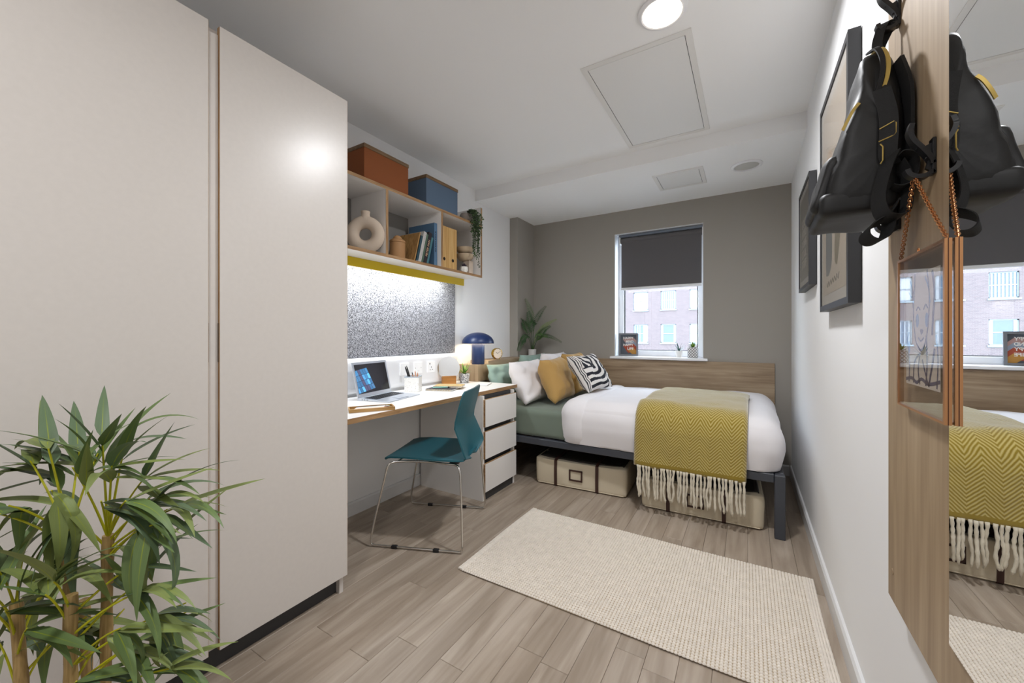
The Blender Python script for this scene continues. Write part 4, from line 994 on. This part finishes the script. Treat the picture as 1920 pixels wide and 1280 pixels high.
for a_ in (((.01, .0, .30), (-.075, .02, .545), 1, .045), ((.02, .0, .28), (.115, .02, .475), 0, .05), ((-.01, .02, .22), (-.05, .04, .42), 0, .06), ((-.03, .03, .20), (-.135, .06, .345), 0, .07), ((.04, .01, .19), (.205, .03, .352), 2, .05), ((.04, .03, .15), (.145, .06, .285), 0, .06), ((.06, .03, .18), (.245, .05, .135), 0, .055), ((-.05, .06, .18), (-.195, .10, .06), 0, .08), ((-.03, .08, .16), (-.12, .18, .17), 0, .07), ((.01, .08, .17), (.05, .16, .20), 1, .065), ((-.01, .04, .25), (.005, .07, .33), 0, .06), ((.02, .06, .14), (.11, .13, .19), 1, .06)): frond(*a_)

# ================================================================== WINDOW SILL
sf = thing('small_framed_print', 'small grey framed slogan print standing on the window sill', 'picture', (-1.01, YB+.055, WZ0+.0003), R(14))
fwid, fh = .185, .225; lean = R(-5); Mf = Matrix.Rotation(lean, 4, 'X')
f = MB(); q = .017
f.box(-fwid/2, -fwid/2+q, -.011, .011, 0, fh, Mf).box(fwid/2-q, fwid/2, -.011, .011, 0, fh, Mf).box(-fwid/2+q, fwid/2-q, -.011, .011, 0, q, Mf).box(-fwid/2+q, fwid/2-q, -.011, .011, fh-q, fh, Mf)
part('frame', f, mat('grey_frame', '#73757a', .5), sf, world=False)
pnl = part('print', MB().box(-fwid/2+q, fwid/2-q, .002, .006, q, fh-q, Mf), mat('print_slate', '#50565f', .7), sf, world=False)
def flat(poly, y, m_, par, nm='printed_band'): 
    V = [Mf @ Vector((x, y, z)) for x, z in poly]; return part(nm, MB().add(V, [tuple(range(len(V)))]), m_, par, world=False)
xr = fwid/2-q
bands = (('#b08d87', .185, .155), ('#8e98a8', .155, .123), ('#a4492f', .123, .085), ('#b58338', .085, .040))
for k, (c_, za, zb) in enumerate(bands):
    xl0 = -.052 if k in (0, 2) else (-.03 if k == 1 else -.012)
    flat([(xl0, za-.022), (.045, za), (xr, za-(xr-.045)), (xr, max(q, zb-(xr-.045)-.012)), (xl0+.05, max(q, zb-.055))], .0016-.0002*k, mat('band'+c_, c_, .7), pnl)
M_INK = mat('ink_white', '#ece8e2', .7)
for txt, x0_, x1_, z in (('HAPPY', -.050, .046, .166), ('MIND', -.024, .046, .132), ('HAPPY', -.050, .046, .098), ('LIFE', -.010, .046, .062)):
    text_part(txt, .033, M_INK, pnl, Mf @ frame3((x0_, .0004, z), (1, 0, 0), (0, 0, 1), (0, -1, 0)), x1_-x0_, bold=.0008)
part('easel_back', MB().box(-.02, .02, .012, .015, .02, fh*.75, Mf @ Matrix.Rotation(R(-6), 4, 'X')), M_CHAR, sf, world=False)
def small_pot(label, c, prf, m_, spec, ms, sc, group=None):
    t = thing('potted_succulent', label, 'plant', c)
    z = c[2]; part('pot', MB().lathe([(r_, z+h_) for r_, h_ in prf], 28, (c[0], c[1], 0)), m_, t, True)
    zt = z+max(h_ for r_, h_ in prf)-.006
    part('soil', MB().lathe([(.001, zt), (prf[-1][0]+.001, zt)], 16, (c[0], c[1], 0)), mat('soil', 0), t)
    succ(t, (c[0], c[1], zt), spec, ms, sc); return t
zs_ = WZ0+.0003
small_pot('dark spiky succulent in a plain white pot on the window sill', (-.545, YB+.055, zs_), [(.026, 0), (.034, .058), (.031, .060), (.029, .054)], mat('white_glaze', 0), [(k*2.2, R(75-5.5*k), .062, .006, -.002) for k in range(11)], [mat('haworthia', '#35504f', .5), mat('haworthia_b', '#4a6a5c', .5)], 1.35)
m_ = mat('lattice_pot', '#eceae8', .6); nt = m_.node_tree; N = nt.nodes.new; L = nt.links.new; tc = N('ShaderNodeTexCoord'); sp = N('ShaderNodeSeparateXYZ'); L(tc.outputs['Object'], sp.inputs[0])
an = math_('ARCTAN2', sp.outputs[1], sp.outputs[0]); an = math_('MULTIPLY', an, 12/(2*math.pi)); zz = math_('MULTIPLY', sp.outputs[2], 40)
d1 = math_('ABSOLUTE', math_('SUBTRACT', math_('FRACT', math_('ADD', an, zz)), .5)); d2 = math_('ABSOLUTE', math_('SUBTRACT', math_('FRACT', math_('SUBTRACT', an, zz)), .5))
ln_ = math_('LESS_THAN', math_('MINIMUM', d1, d2), .11); mxc = N('ShaderNodeMix'); mxc.data_type = 'RGBA'; mxc.inputs[6].default_value = (*lin('#eceae8'), 1); mxc.inputs[7].default_value = (*lin('#4a4648'), 1)
L(ln_, mxc.inputs[0]); L(mxc.outputs[2], nt.nodes['Principled BSDF'].inputs['Base Color'])
small_pot('green rosette succulent in a lattice patterned pot on the sill', (-.427, YB+.05, zs_), [(.042, 0), (.046, .004), (.046, .092), (.043, .094), (.041, .086)], m_, [(k*2.4, R(80-5*k), .040, .009, .006) for k in range(14)], [mat('rosette_a', '#7c9a3c', .5), mat('rosette_b', '#5f8434', .5)], 1.3)

# ================================================================== RIGHT WALL PICTURES
def picture(label, y0, y1, z0, z1, xf, fwid):
    t = thing('framed_picture', label, 'picture', (XR-.001, (y0+y1)/2, z0))
    f = MB(); x1 = XR-.002
    f.box(xf, x1, y0, y0+fwid, z0, z1).box(xf, x1, y1-fwid, y1, z0, z1).box(xf, x1, y0+fwid, y1-fwid, z0, z0+fwid).box(xf, x1, y0+fwid, y1-fwid, z1-fwid, z1)
    part('frame', f, mat('black_frame', '#2a2a2c', .45), t)
    return t
yA0, yA1, zA0, zA1 = 1.585, 2.135, 1.225, 2.078; xf = .268
t = picture('large black framed abstract print on the right wall', yA0, yA1, zA0, zA1, xf, .022)
g = .022
part('paper', MB().box(.2725, .274, yA0+g, yA1-g, zA0+g, zA1-g), mat('print_mount', '#cfc8be', .8), t)
pn = part('print', MB().box(.2718, .2725, yA0+g+.03, yA1-g-.03, zA0+g+.04, zA1-g-.04), mat('print_sand', '#c4b5a2', .8), t)
def blob(pts, col, x=.2716, nm='printed_shape'):
    P = spline([Vector((p[0], p[1], 0)) for p in pts]+[Vector((pts[0][0], pts[0][1], 0))], 6)
    V = [(x, yA1-p.x*(yA1-yA0), zA1-p.y*(zA1-zA0)) for p in P[:-1]]; part(nm, MB().add(V, [tuple(range(len(V)))]), mat('ink'+col, col, .8), pn)
# coordinates: x from far edge 0..1, y from top 0..1
blob([(.25, .30), (.37, .27), (.47, .33), (.47, .43), (.37, .48), (.27, .42)], '#bfa07c')
blob([(.24, .84), (.23, .66), (.30, .53), (.38, .50), (.45, .60), (.46, .78), (.36, .84)], '#5d6468')
blob([(.56, .80), (.56, .70), (.64, .60), (.58, .57), (.60, .48), (.72, .36), (.80, .40), (.80, .60), (.72, .74), (.64, .82)], '#7d7259')
z_ = MB(); pts = []
for k in range(13): pts.append((.2716, yA1-(.26+k*.038)*(yA1-yA0), zA1-(.885+(.012 if k % 2 else -.012)-k*.0012)*(zA1-zA0)))
z_.tube(pts, .0012, 5); part('printed_zigzag', z_, mat('ink_dark', '#4b4640', .8), pn)
part('glazing', MB().box(.2702, .2706, yA0+g, yA1-g, zA0+g, zA1-g), M_GLASS, t)
yB0, yB1, zB0, zB1 = 2.49, 2.95, 1.385, 1.965
t = picture('black framed dark lettering print on the right wall nearer the window', yB0, yB1, zB0, zB1, xf, .02)
part('paper', MB().box(.2725, .274, yB0+.02, yB1-.02, zB0+.02, zB1-.02), mat('print_mount2', '#c9c6c0', .8), t)
pn = part('print', MB().box(.2718, .2725, yB0+.045, yB1-.045, zB0+.055, zB1-.055), mat('print_charcoal', '#5a5754', .8), t)
for k, tx in enumerate(('GOOD', 'PEOPLE', 'DOING', 'COOL', 'STUFF')):
    text_part(tx, .062, mat('ink_taupe', '#c9bfb2', .8), pn, Matrix.Translation(-Vector((XR-.001, (yB0+yB1)/2, zB0))) @ frame3((.2714, yB1-.12, 1.738-k*.058), (0, -1, 0), (0, 0, 1), (-1, 0, 0)), .20, bold=.001)
part('glazing', MB().box(.2702, .2706, yB0+.02, yB1-.02, zB0+.02, zB1-.02), M_GLASS, t)

# ================================================================== COAT PANEL, MIRROR, HOOKS
PXF = .275
cp = thing('coat_rack', 'tall oak veneer coat panel fixed to the right wall', 'wall panel', (XR, .55, .53))
part('board', MB().cbox(PXF, XR-.008, -.12, 1.207, .535, 2.25, .001), M_OAK_V, cp)
part('batten', MB().box(XR-.008, XR-.0003, -.06, 1.14, .62, 2.2), M_CHAR, cp)
for z in (.60,): part('cover_cap', MB().lathe([(.0001, 0), (.007, 0), (.006, .0012), (.0001, .0015)], 18, (PXF-.0001, 1.175, z), M=Matrix.Rotation(R(-90), 4, 'Y')), M_OAK_V, cp)
MXF = .2705
mr = thing('wall_mirror', 'tall frameless mirror glued to the oak coat panel', 'mirror', (PXF, .4, .636))
part('glass', MB().cbox(MXF, PXF-.0002, -.05, .880, .636, 2.2, .0015), M_MIRROR, mr)
def hook_at(label, y, z):
    t = thing('coat_hook', label, 'hook', (PXF, y, z), group='black coat hooks')
    w_ = .009
    part('plate', MB().cbox(PXF-.005, PXF-.0002, y-w_, y+w_, z, z+.062, .001), M_BLACKM, t)
    up = spline([(PXF-.003, y, z+.018), (PXF-.007, y, z+.030), (PXF-.017, y, z+.047), (PXF-.028, y, z+.064), (PXF-.032, y, z+.080), (PXF-.029, y, z+.093)], 6)
    part('upper_prong', MB().ribbon(up, [(0, w_*(1 if i < 25 else .8), 0) for i in range(len(up))], .007), M_BLACKM, t, True)
    lo = spline([(PXF-.003, y, z+.006), (PXF-.013, y, z-.001), (PXF-.025, y, z+.000), (PXF-.033, y, z+.006), (PXF-.036, y, z+.014)], 6)
    part('lower_prong', MB().ribbon(lo, (0, w_, 0), .007), M_BLACKM, t, True)
    part('web', MB().prism([(PXF-.004, z+.004), (PXF-.012, z+.012), (PXF-.008, z+.028), (PXF-.018, z+.048), (PXF-.004, z+.055)], y-.003, y+.003, 1), M_BLACKM, t)
    for dz in (.030, .050): part('screw', MB().lathe([(.0001, 0), (.0028, 0), (.0024, .001), (.0001, .0013)], 10, (PXF-(.011 if dz < .04 else .022), y, z+dz), M=Matrix.Rotation(R(-60), 4, 'Y')), mat('screw_dark', '#060607', .5), t)
    return t
H1 = (1.128, 1.775); H2 = (.948, 1.398); H3 = (1.128, 1.345)
hook_at('black double coat hook holding the backpack strap', *H1)
hook_at('black double coat hook holding the chain of the copper frame', *H2)
hook_at('black double coat hook behind the bottom of the backpack', *H3)

# copper hanging frame
FY0_, FY1_, FZ0, FZ1 = .862, 1.085, .983, 1.272; FX0, FX1 = .2605, .2690
hf = thing('hanging_frame', 'copper edged double glass frame with a line drawing hung by a chain', 'picture frame', (.265, .97, FZ0))
f = MB(); q = .006
f.box(FX0, FX1, FY0_, FY0_+q, FZ0, FZ1).box(FX0, FX1, FY1_-q, FY1_, FZ0, FZ1).box(FX0, FX1, FY0_+q, FY1_-q, FZ0, FZ0+.004).box(FX0, FX1, FY0_+q, FY1_-q, FZ1-.004, FZ1)
part('frame', f, M_COPPER, hf)
part('groove', MB().box((FX0+FX1)/2-.0006, (FX0+FX1)/2+.0006, FY0_-.0003, FY0_+.0003, FZ0, FZ1), mat('groove_dark', '#5a2f1a', .5), hf)
pc = part('print', MB().box(.2652, .2656, .893, 1.050, 1.030, 1.235), mat('print_cream', '#d8cfc4', .8), hf)
M_PI = mat('ink_indigo', '#35406b', .8)
def line2(pts, wd, m=M_PI, nm='drawn_line'):
    P = spline([(.2650, lerp(1.050, .893, a), lerp(1.235, 1.030, b_)) for a, b_ in pts], 5)
    part(nm, MB().ribbon(P, [Vector((0, 0, 1)).cross(Vector((1, 0, 0)))*0+((P[min(len(P)-1, i+1)]-P[max(0, i-1)]).normalized().cross(Vector((1, 0, 0))))*wd/2 for i in range(len(P))], .0003), m, pc)
M_PB = mat('ink_blue', '#6f95c4', .8)
for pts, wd, m_ in (([(.30, .0), (.27, .2), (.25, .38), (.33, .60), (.48, .68), (.62, .60), (.70, .42), (.72, .2), (.66, 0)], .004, M_PI), ([(.34, .33), (.40, .30), (.46, .33)], .003, M_PI), ([(.56, .33), (.62, .29), (.68, .32)], .003, M_PI),
                    ([(.40, .57), (.48, .60), (.57, .57)], .003, M_PI), ([(.47, .50), (.50, .53), (.53, .50)], .006, M_PI), ([(.15, .05), (.22, .15), (.24, .3)], .004, M_PI), ([(.10, .15), (.2, .2), (.3, .1)], .003, M_PI), ([(.80, .02), (.86, .2), (.82, .4), (.80, .55)], .007, M_PI), ([(.60, .05), (.70, .15), (.74, .28)], .004, M_PB),
                    ([(.10, .98), (.12, .80), (.05, .62), (.10, .52)], .004, M_PI), ([(.25, .98), (.28, .80), (.42, .72)], .004, M_PI), ([(.45, .98), (.40, .85), (.46, .70)], .004, M_PI), ([(.62, .98), (.66, .80), (.64, .55)], .005, M_PI), ([(.70, .98), (.80, .80), (.86, .66)], .006, M_PI), ([(.92, .98), (.95, .75), (.90, .55)], .004, M_PI), ([(.0, .96), (.2, .94), (.35, .97), (.5, .93), (.7, .96), (1, .92)], .006, M_PI), ([(.52, .76), (.60, .86), (.68, .95)], .004, M_PI)):
    line2(pts, wd, m_)
for c_, a_, b_ in (((.37, .42), .035, .062), ((.65, .42), .035, .062), ((.10, .66), .03, .06)):
    V = [(.2651, lerp(1.050, .893, c_[0]+a_*1.4*math.cos(t_)), lerp(1.235, 1.030, c_[1]+b_*math.sin(t_))) for t_ in np.linspace(0, 2*math.pi, 20)[:-1]]
    part('drawn_cheek', MB().add(V, [tuple(range(19))]), M_PB, pc)
M_FGL = glassy('frame_glass')
for xg in (.2618, .2676): part('glass', MB().box(xg, xg+.0006, FY0_+q, FY1_-q, FZ0+.004, FZ1-.004), M_FGL, hf)
top = Vector((PXF-.026, H2[0], H2[1]+.005)) 
for e_ in (Vector((.2648, FY1_-.004, FZ1+.001)), Vector((.2648, FY0_+.004, FZ1+.001))):
    c_ = MB(); n_ = 34; mid = (top+e_)/2+Vector((0, 0, -.006)); P = bez(top, mid, e_, n_)
    for i in range(n_):
        a, b2 = P[i], P[i+1]; d = (b2-a); c0 = (a+b2)/2; sd = (d.cross(Vector((1, 0, 0))).normalized() if i % 2 else d.cross(Vector((1, 0, 0))).cross(d).normalized())
        ring = [c0+d.normalized()*d.length*.82*math.cos(t_)+sd*.0030*math.sin(t_) for t_ in np.linspace(0, 2*math.pi, 9)[:-1]]
        c_.tube(ring, .0009, 5, closed=True)
    part('chain', c_, M_COPPER, hf, True)
part('eyelet', MB().tube([(.2648, .985+.004*math.cos(t_), FZ1+.004+.004*math.sin(t_)) for t_ in np.linspace(0, 6.28, 9)[:-1]], .001, 5, closed=True), M_COPPER, hf, True)

# ================================================================== BACKPACK
M_NYL = mat('black_nylon', '#0f0f10', .55, bump=.3, bscale=28); M_GOLD = mat('gold_zip', '#c0a55a', .4, .5); M_WEB = mat('black_webbing', '#101011', .75, bump=.2, bscale=600)
bp_ = thing('backpack', 'black nylon backpack with gold zips hanging from the coat hook', 'backpack', (.2, 1.11, 1.36))
YN, YFAR = 1.025, 1.215
# side outline (x,z): back, top, front slope, bottom
OUT = [(.256, 1.385), (.260, 1.45), (.259, 1.55), (.256, 1.64), (.249, 1.682), (.236, 1.703), (.218, 1.705), (.204, 1.692), (.197, 1.66), (.193, 1.62), (.180, 1.575), (.166, 1.53), (.152, 1.48), (.138, 1.435), (.134, 1.40), (.140, 1.380), (.17, 1.371), (.21, 1.369), (.245, 1.373)]
OP = spline([Vector((x, z, 0)) for x, z in OUT]+[Vector((OUT[0][0], OUT[0][1], 0))], 3)[:-1]
cx_, cz_ = .215, 1.52
V = []; F = []; no = len(OP)
lay = [(0, .0), (.0, .55), (.004, .80), (.014, .93), (.035, .985), (.07, 1.0), (.095, 1.0), (.12, 1.0), (.155, .985), (.176, .93), (.186, .80), (.19, .55), (.19, 0)]
for yy, sc in lay:
    for i, p in enumerate(OP):
        x_ = cx_+(p.x-cx_)*sc; z_2 = cz_+(p.y-cz_)*(1-(1-sc)*.55)
        wdt = 1.0-.0*(z_2-1.4); y_ = YN+yy
        y_ = 1.12+(y_-1.12)*(1.06-.45*max(0, (z_2-1.56)/.15))
        P3 = Vector((x_, y_, z_2)); k = noise.fractal(Vector((x_*18, y_*14, z_2*11)), 1, 2, 3)*.0055+noise.noise(Vector((x_*40, y_*10, z_2*26+x_*30)))*.003
        V.append(P3+Vector((-.6*k if x_ < .24 else 0, -k if yy < .1 else k, k*.6)))
nl = len(lay)
for l_ in range(nl-1):
    for i in range(no): F.append((l_*no+i, l_*no+(i+1) % no, (l_+1)*no+(i+1) % no, (l_+1)*no+i))
body = part('body', MB().add(V, F), M_NYL, bp_, 2)
def onside(x_, z_2, y_=None): return Vector((x_, YN-.004 if y_ is None else y_, z_2))
part('main_zip', MB().ribbon(spline([(.226, 1.036, 1.60), (.234, 1.034, 1.63), (.237, 1.042, 1.665), (.232, 1.058, 1.698), (.226, 1.09, 1.712), (.224, 1.13, 1.714)], 6), (.0035, 0, .001), .004), M_GOLD, body, True)
part('zip_flap', MB().ribbon(spline([(.216, 1.032, 1.59), (.225, 1.030, 1.63), (.228, 1.038, 1.668), (.223, 1.056, 1.702), (.217, 1.09, 1.714)], 6), (.004, 0, .001), .004), M_WEB, body, True)
part('pocket_zip', MB().ribbon(spline([(.166, 1.030, 1.540), (.174, 1.027, 1.558), (.183, 1.026, 1.576), (.191, 1.026, 1.586)], 6), (.0022, 0, -.0018), .003), M_GOLD, body, True)
part('pocket', MB().rbox(.118, .150, 1.04, 1.20, 1.385, 1.50, .014, 8, lambda p, n: p+Vector((max(0, p.z-1.40)*.25, 0, 0))+n*noise.noise(p*30)*.004), M_NYL, body, 2)
part('base_panel', MB().rbox(.128, .252, 1.021, 1.22, 1.366, 1.418, .016, 10, lambda p, n: p+n*noise.fractal(p*16, 1, 2, 2)*.0035), mat('black_base', '#141415', .55), body, 2)
part('top_loop', MB().ribbon(spline([(.236, 1.10, 1.698), (.236, 1.112, 1.745), (PXF-.026, H1[0]-.004, H1[1]+.012), (PXF-.014, H1[0]+.002, H1[1]+.008), (.246, 1.143, 1.742), (.243, 1.152, 1.70)], 6), (.008, -.003, 0), .002), M_WEB, bp_, True)
for y_ in (1.045, 1.165):
    part('shoulder_strap', MB().ribbon(spline([(.251, y_, 1.66), (.262, y_-.008, 1.60), (.263, y_-.01, 1.52), (.262, y_-.006, 1.46)], 6), (.003, -.017, 0), .006), M_WEB, bp_, True)
lp_ = spline([(.236, 1.012, 1.47), (.224, 1.004, 1.437), (.214, 1.000, 1.385), (.219, .998, 1.352), (.234, 1.000, 1.342), (.250, 1.006, 1.348), (.256, 1.012, 1.368), (.257, 1.014, 1.39), (.256, 1.014, 1.42), (.246, 1.012, 1.445)], 7)
part('webbing_tail', MB().ribbon(lp_, [Vector((.010, -.010, .003)).lerp(Vector((.004, -.013, .008)), k/len(lp_)) for k in range(len(lp_))], .0018), M_WEB, bp_, True)
lp_ = spline([(.240, 1.012, 1.372), (.228, 1.010, 1.348), (.208, 1.006, 1.336), (.197, 1.004, 1.326), (.195, 1.004, 1.312), (.205, 1.004, 1.302), (.220, 1.006, 1.305), (.229, 1.010, 1.322), (.232, 1.014, 1.345)], 7)
part('webbing_tail', MB().ribbon(lp_, [Vector((.004, -.012, .008)).lerp(Vector((.008, -.012, .002)), k/len(lp_)) for k in range(len(lp_))], .0018), M_WEB, bp_, True)
lp_ = spline([(.238, 1.016, 1.455), (.246, 1.008, 1.462), (.262, 1.006, 1.452), (.265, 1.006, 1.425), (.258, 1.010, 1.405), (.244, 1.014, 1.400), (.234, 1.018, 1.405)], 7)
part('webbing_loop', MB().ribbon(lp_, (.003, -.015, .003), .0018), M_WEB, bp_, True)
bk_ = [(.218, 1.012, 1.520), (.238, 1.008, 1.5285), (.2405, 1.007, 1.525), (.2405, 1.007, 1.506), (.238, 1.008, 1.502), (.217, 1.012, 1.496)]
part('buckle', MB().tube(bk_, .0012, 6), M_GOLD, bp_, True)
part('side_strap', MB().ribbon(spline([(.222, 1.018, 1.60), (.230, 1.012, 1.55), (.231, 1.010, 1.51), (.230, 1.012, 1.47), (.236, 1.016, 1.45)], 6), (.013, -.004, 0), .002), M_WEB, bp_, True)
part('ring', MB().tube([(.219, 1.010, 1.490), (.222, 1.008, 1.484), (.222, 1.008, 1.458), (.219, 1.010, 1.452)], .0013, 6), M_GOLD, bp_, True)

# ================================================================== BAMBOO PLANT
PB = Vector((-1.15, .225, 0))
bb = thing('bamboo_plant', 'artificial bamboo plant with yellow green stems in front of the wardrobe', 'plant', PB)
part('pot', MB().lathe([(.105, 0), (.112, .006), (.135, .24), (.137, .25), (.128, .25), (.124, .22)], 40, PB), mat('planter', '#d6d2cb', .6), bb, True)
part('soil', MB().lathe([(.001, .222), (.124, .22)], 24, PB), mat('soil', 0), bb)
M_CANE = wood('cane', '#8c7142', '#a98c58', '#bfa26c', 2, 4, .5); M_TW = mat('twig_yellow', '#b3b012', .55)
# leaf material: green blade with a yellow midrib
m_lf = []
for nm, ca, cb_ in (('a', '#71864e', '#546d3c'), ('b', '#8c9753', '#6d7f48'), ('c', '#667a57', '#51684b')):
    m = bpy.data.materials.new('bamboo_leaf_'+nm); m.use_nodes = True; nt = m.node_tree; N = nt.nodes.new; L = nt.links.new; b = nt.nodes['Principled BSDF']
    uvn = N('ShaderNodeUVMap'); sp = N('ShaderNodeSeparateXYZ'); L(uvn.outputs[0], sp.inputs[0])
    d = math_('ABSOLUTE', math_('SUBTRACT', sp.outputs[0], .5)); rib = math_('LESS_THAN', d, .035); fade = math_('SUBTRACT', .85, sp.outputs[1]); rib = math_('MULTIPLY', rib, fade)
    nz = N('ShaderNodeTexNoise'); nz.inputs['Scale'].default_value = 1; mpg = N('ShaderNodeMapping'); mpg.inputs['Scale'].default_value = (28, 2, 1); L(uvn.outputs[0], mpg.inputs[0]); L(mpg.outputs[0], nz.inputs[0])
    m1 = N('ShaderNodeMix'); m1.data_type = 'RGBA'; m1.inputs[6].default_value = (*lin(cb_), 1); m1.inputs[7].default_value = (*lin(ca), 1); L(nz.outputs[0], m1.inputs[0])
    m2 = N('ShaderNodeMix'); m2.data_type = 'RGBA'; m2.inputs[7].default_value = (*lin('#9aa516'), 1); L(rib, m2.inputs[0]); L(m1.outputs[2], m2.inputs[6])
    L(m2.outputs[2], b.inputs['Base Color']); b.inputs['Roughness'].default_value = .5; m_lf.append(m)
def leaf_mesh(bend, fold, wid, twist=0):
    V = []; F = []; U = []; n_ = 10
    for i in range(n_+1):
        t = i/n_; w_ = wid*(min(1, (t*5.5)**.7))*(1-t**1.7)**.95*1.08; w_ = max(w_, .0008 if t < 1 else .0003)
        a = bend*t; x_ = (math.sin(a)/bend if abs(bend) > .01 else t); z_2 = -(1-math.cos(a))/bend if abs(bend) > .01 else 0
        tw = twist*t
        for s_ in (-1, 0, 1):
            V.append((x_, s_*w_*math.cos(tw), z_2+abs(s_)*w_*fold+s_*w_*math.sin(tw))); U.append((.5+.5*s_, t))
    for i in range(n_):
        for j in range(2): a = i*3+j; F.append((a, a+1, a+4, a+3))
    me = bpy.data.meshes.new('leaf'); me.from_pydata(V, [], F); uv = me.uv_layers.new(name='UVMap')
    for lp2 in me.loops: uv.data[lp2.index].uv = U[lp2.vertex_index]
    me.polygons.foreach_set('use_smooth', [True]*len(me.polygons)); return me
LM = []
for mi in range(3):
    for bd, fo, wi, tw in ((.5, .25, .078, .2), (.95, .2, .092, -.3), (1.4, .25, .085, .25), (.15, .3, .07, .4)):
        me = leaf_mesh(bd, fo, wi, tw); me.materials.append(m_lf[mi]); LM.append(me)
rbm = random.Random(17)
cr = Vector((.856, .517, 0)); cf = Vector((-.517, .856, 0))
def pb(a, z, dd=0): return PB+cr*a+cf*dd+Vector((0, 0, z))
canes = [(-.105, -.02, .60), (-.025, .0, .72), (.015, -.03, .62), (.034, .02, .71), (-.06, .06, .55)]
for a, dd, top_ in canes:
    pts = []; rr_ = []
    for i in range(14):
        z = lerp(.20, top_, i/13); pts.append(pb(a*lerp(.75, 1, i/13), z, dd)); rr_.append(.0092 if i % 4 else .0106)
    part('cane', MB().tube(pts, rr_, 12), M_CANE, bb, True)
# twig tips: (lateral, height, depth) seen with leaf heading (lateral, up)
TW = [  # origin cane index, tip a, z, d, main heading
    (1, -.09, .86, .03, (-.9, .45)), (1, -.045, .93, -.02, (-.7, .8)), (1, -.13, .82, -.05, (-1, .1)), (1, -.10, .78, .08, (-1, .25)), (1, -.02, .90, .05, (-.5, .9)), (1, -.075, .90, .06, (-1, .35)),
    (3, .045, .95, .0, (.15, 1)), (3, .07, .955, .03, (.8, .75)), (3, .03, .90, -.04, (.2, .2)), (3, .12, .86, .02, (.9, .35)), (3, .10, .84, -.05, (.8, -.2)),
    (3, .16, .815, .0, (1, .25)), (3, .20, .80, .03, (1, .0)), (3, .185, .785, -.03, (.6, -.75)), (3, .14, .78, .05, (.3, -.9)), (3, .09, .80, .06, (.5, .3)),
    (2, .13, .70, .04, (.5, .25)), (2, .17, .66, -.03, (.9, .1)), (2, .21, .60, .02, (1, -.15)), (2, .14, .60, -.05, (.8, -.3)), (2, .10, .64, .05, (-.2, .6)), (2, .19, .56, .06, (.6, -.6)), (2, .13, .54, .0, (.7, -.2)), (2, .22, .50, -.02, (.9, .1)),
    (0, -.16, .72, .03, (-.7, -.4)), (0, -.12, .70, -.04, (-.5, .3)), (0, -.06, .66, .02, (.6, .35)), (0, -.14, .62, .05, (-.8, -.5)), (0, -.05, .60, -.05, (.7, .2)), (0, -.15, .55, -.02, (-.6, -.6)), (0, -.03, .56, .04, (.8, -.2)), (0, -.12, .50, .04, (-.8, .1)),
    (2, .05, .50, -.05, (.7, -.1)), (2, .03, .56, .06, (-.6, -.3)), (3, .00, .80, -.03, (-.6, -.5)), (1, -.05, .80, .02, (-.4, -.6)), (1, .0, .86, -.05, (.1, -.2)),
    (0, -.11, .67, -.06, (-.3, .7)), (0, -.13, .65, -.06, (-.8, .2)), (2, .03, .70, -.07, (.3, .6)), (2, .0, .67, -.06, (-.7, .3)), (0, -.08, .64, -.06, (.6, -.1)), (1, -.06, .84, -.07, (-.9, .2)), (1, -.11, .90, .0, (-.9, .3)), (3, .10, .90, -.03, (.7, .4)), (3, .15, .84, -.05, (.9, .1))]
for ci, a, z, dd, hd in TW:
    ca_, cd_, ct_ = canes[ci]; z -= .03; z0 = min(ct_-.005, max(.40, z-.09)); P0 = pb(ca_, z0, cd_); P2 = pb(a*.93, z, dd); P1 = (P0+P2)/2+Vector((0, 0, .02))
    tw_ = part('twig', MB().tube(bez(P0, P1, P2, 7), [.0026, .0024, .0022, .002, .0019, .0018, .0016, .0014], 6), M_TW, bb, True)
    for k in range(rbm.choice((4, 5, 5, 6))):
        h2 = math.atan2(hd[1], hd[0])+rbm.uniform(-.75, .75); dep = rbm.uniform(-.65, .65)
        d = (cr*math.cos(h2)+Vector((0, 0, math.sin(h2)))+cf*dep).normalized(); ln = rbm.uniform(.105, .18)
        st_ = P2+(P1-P2)*rbm.uniform(0, .8)
        en = st_+d*ln
        if en.x < WF+.03: d = (d+Vector((.9, 0, 0))).normalized()
        q = d.to_track_quat('X', 'Z'); o = obj('leaf', LM[rbm.randrange(12)], None, bb)
        o.rotation_mode = 'QUATERNION'; o.rotation_quaternion = q @ Vector((1, 0, 0)).to_track_quat('X', 'Z') ; o.scale = (ln, ln, ln); o.location = st_-PB
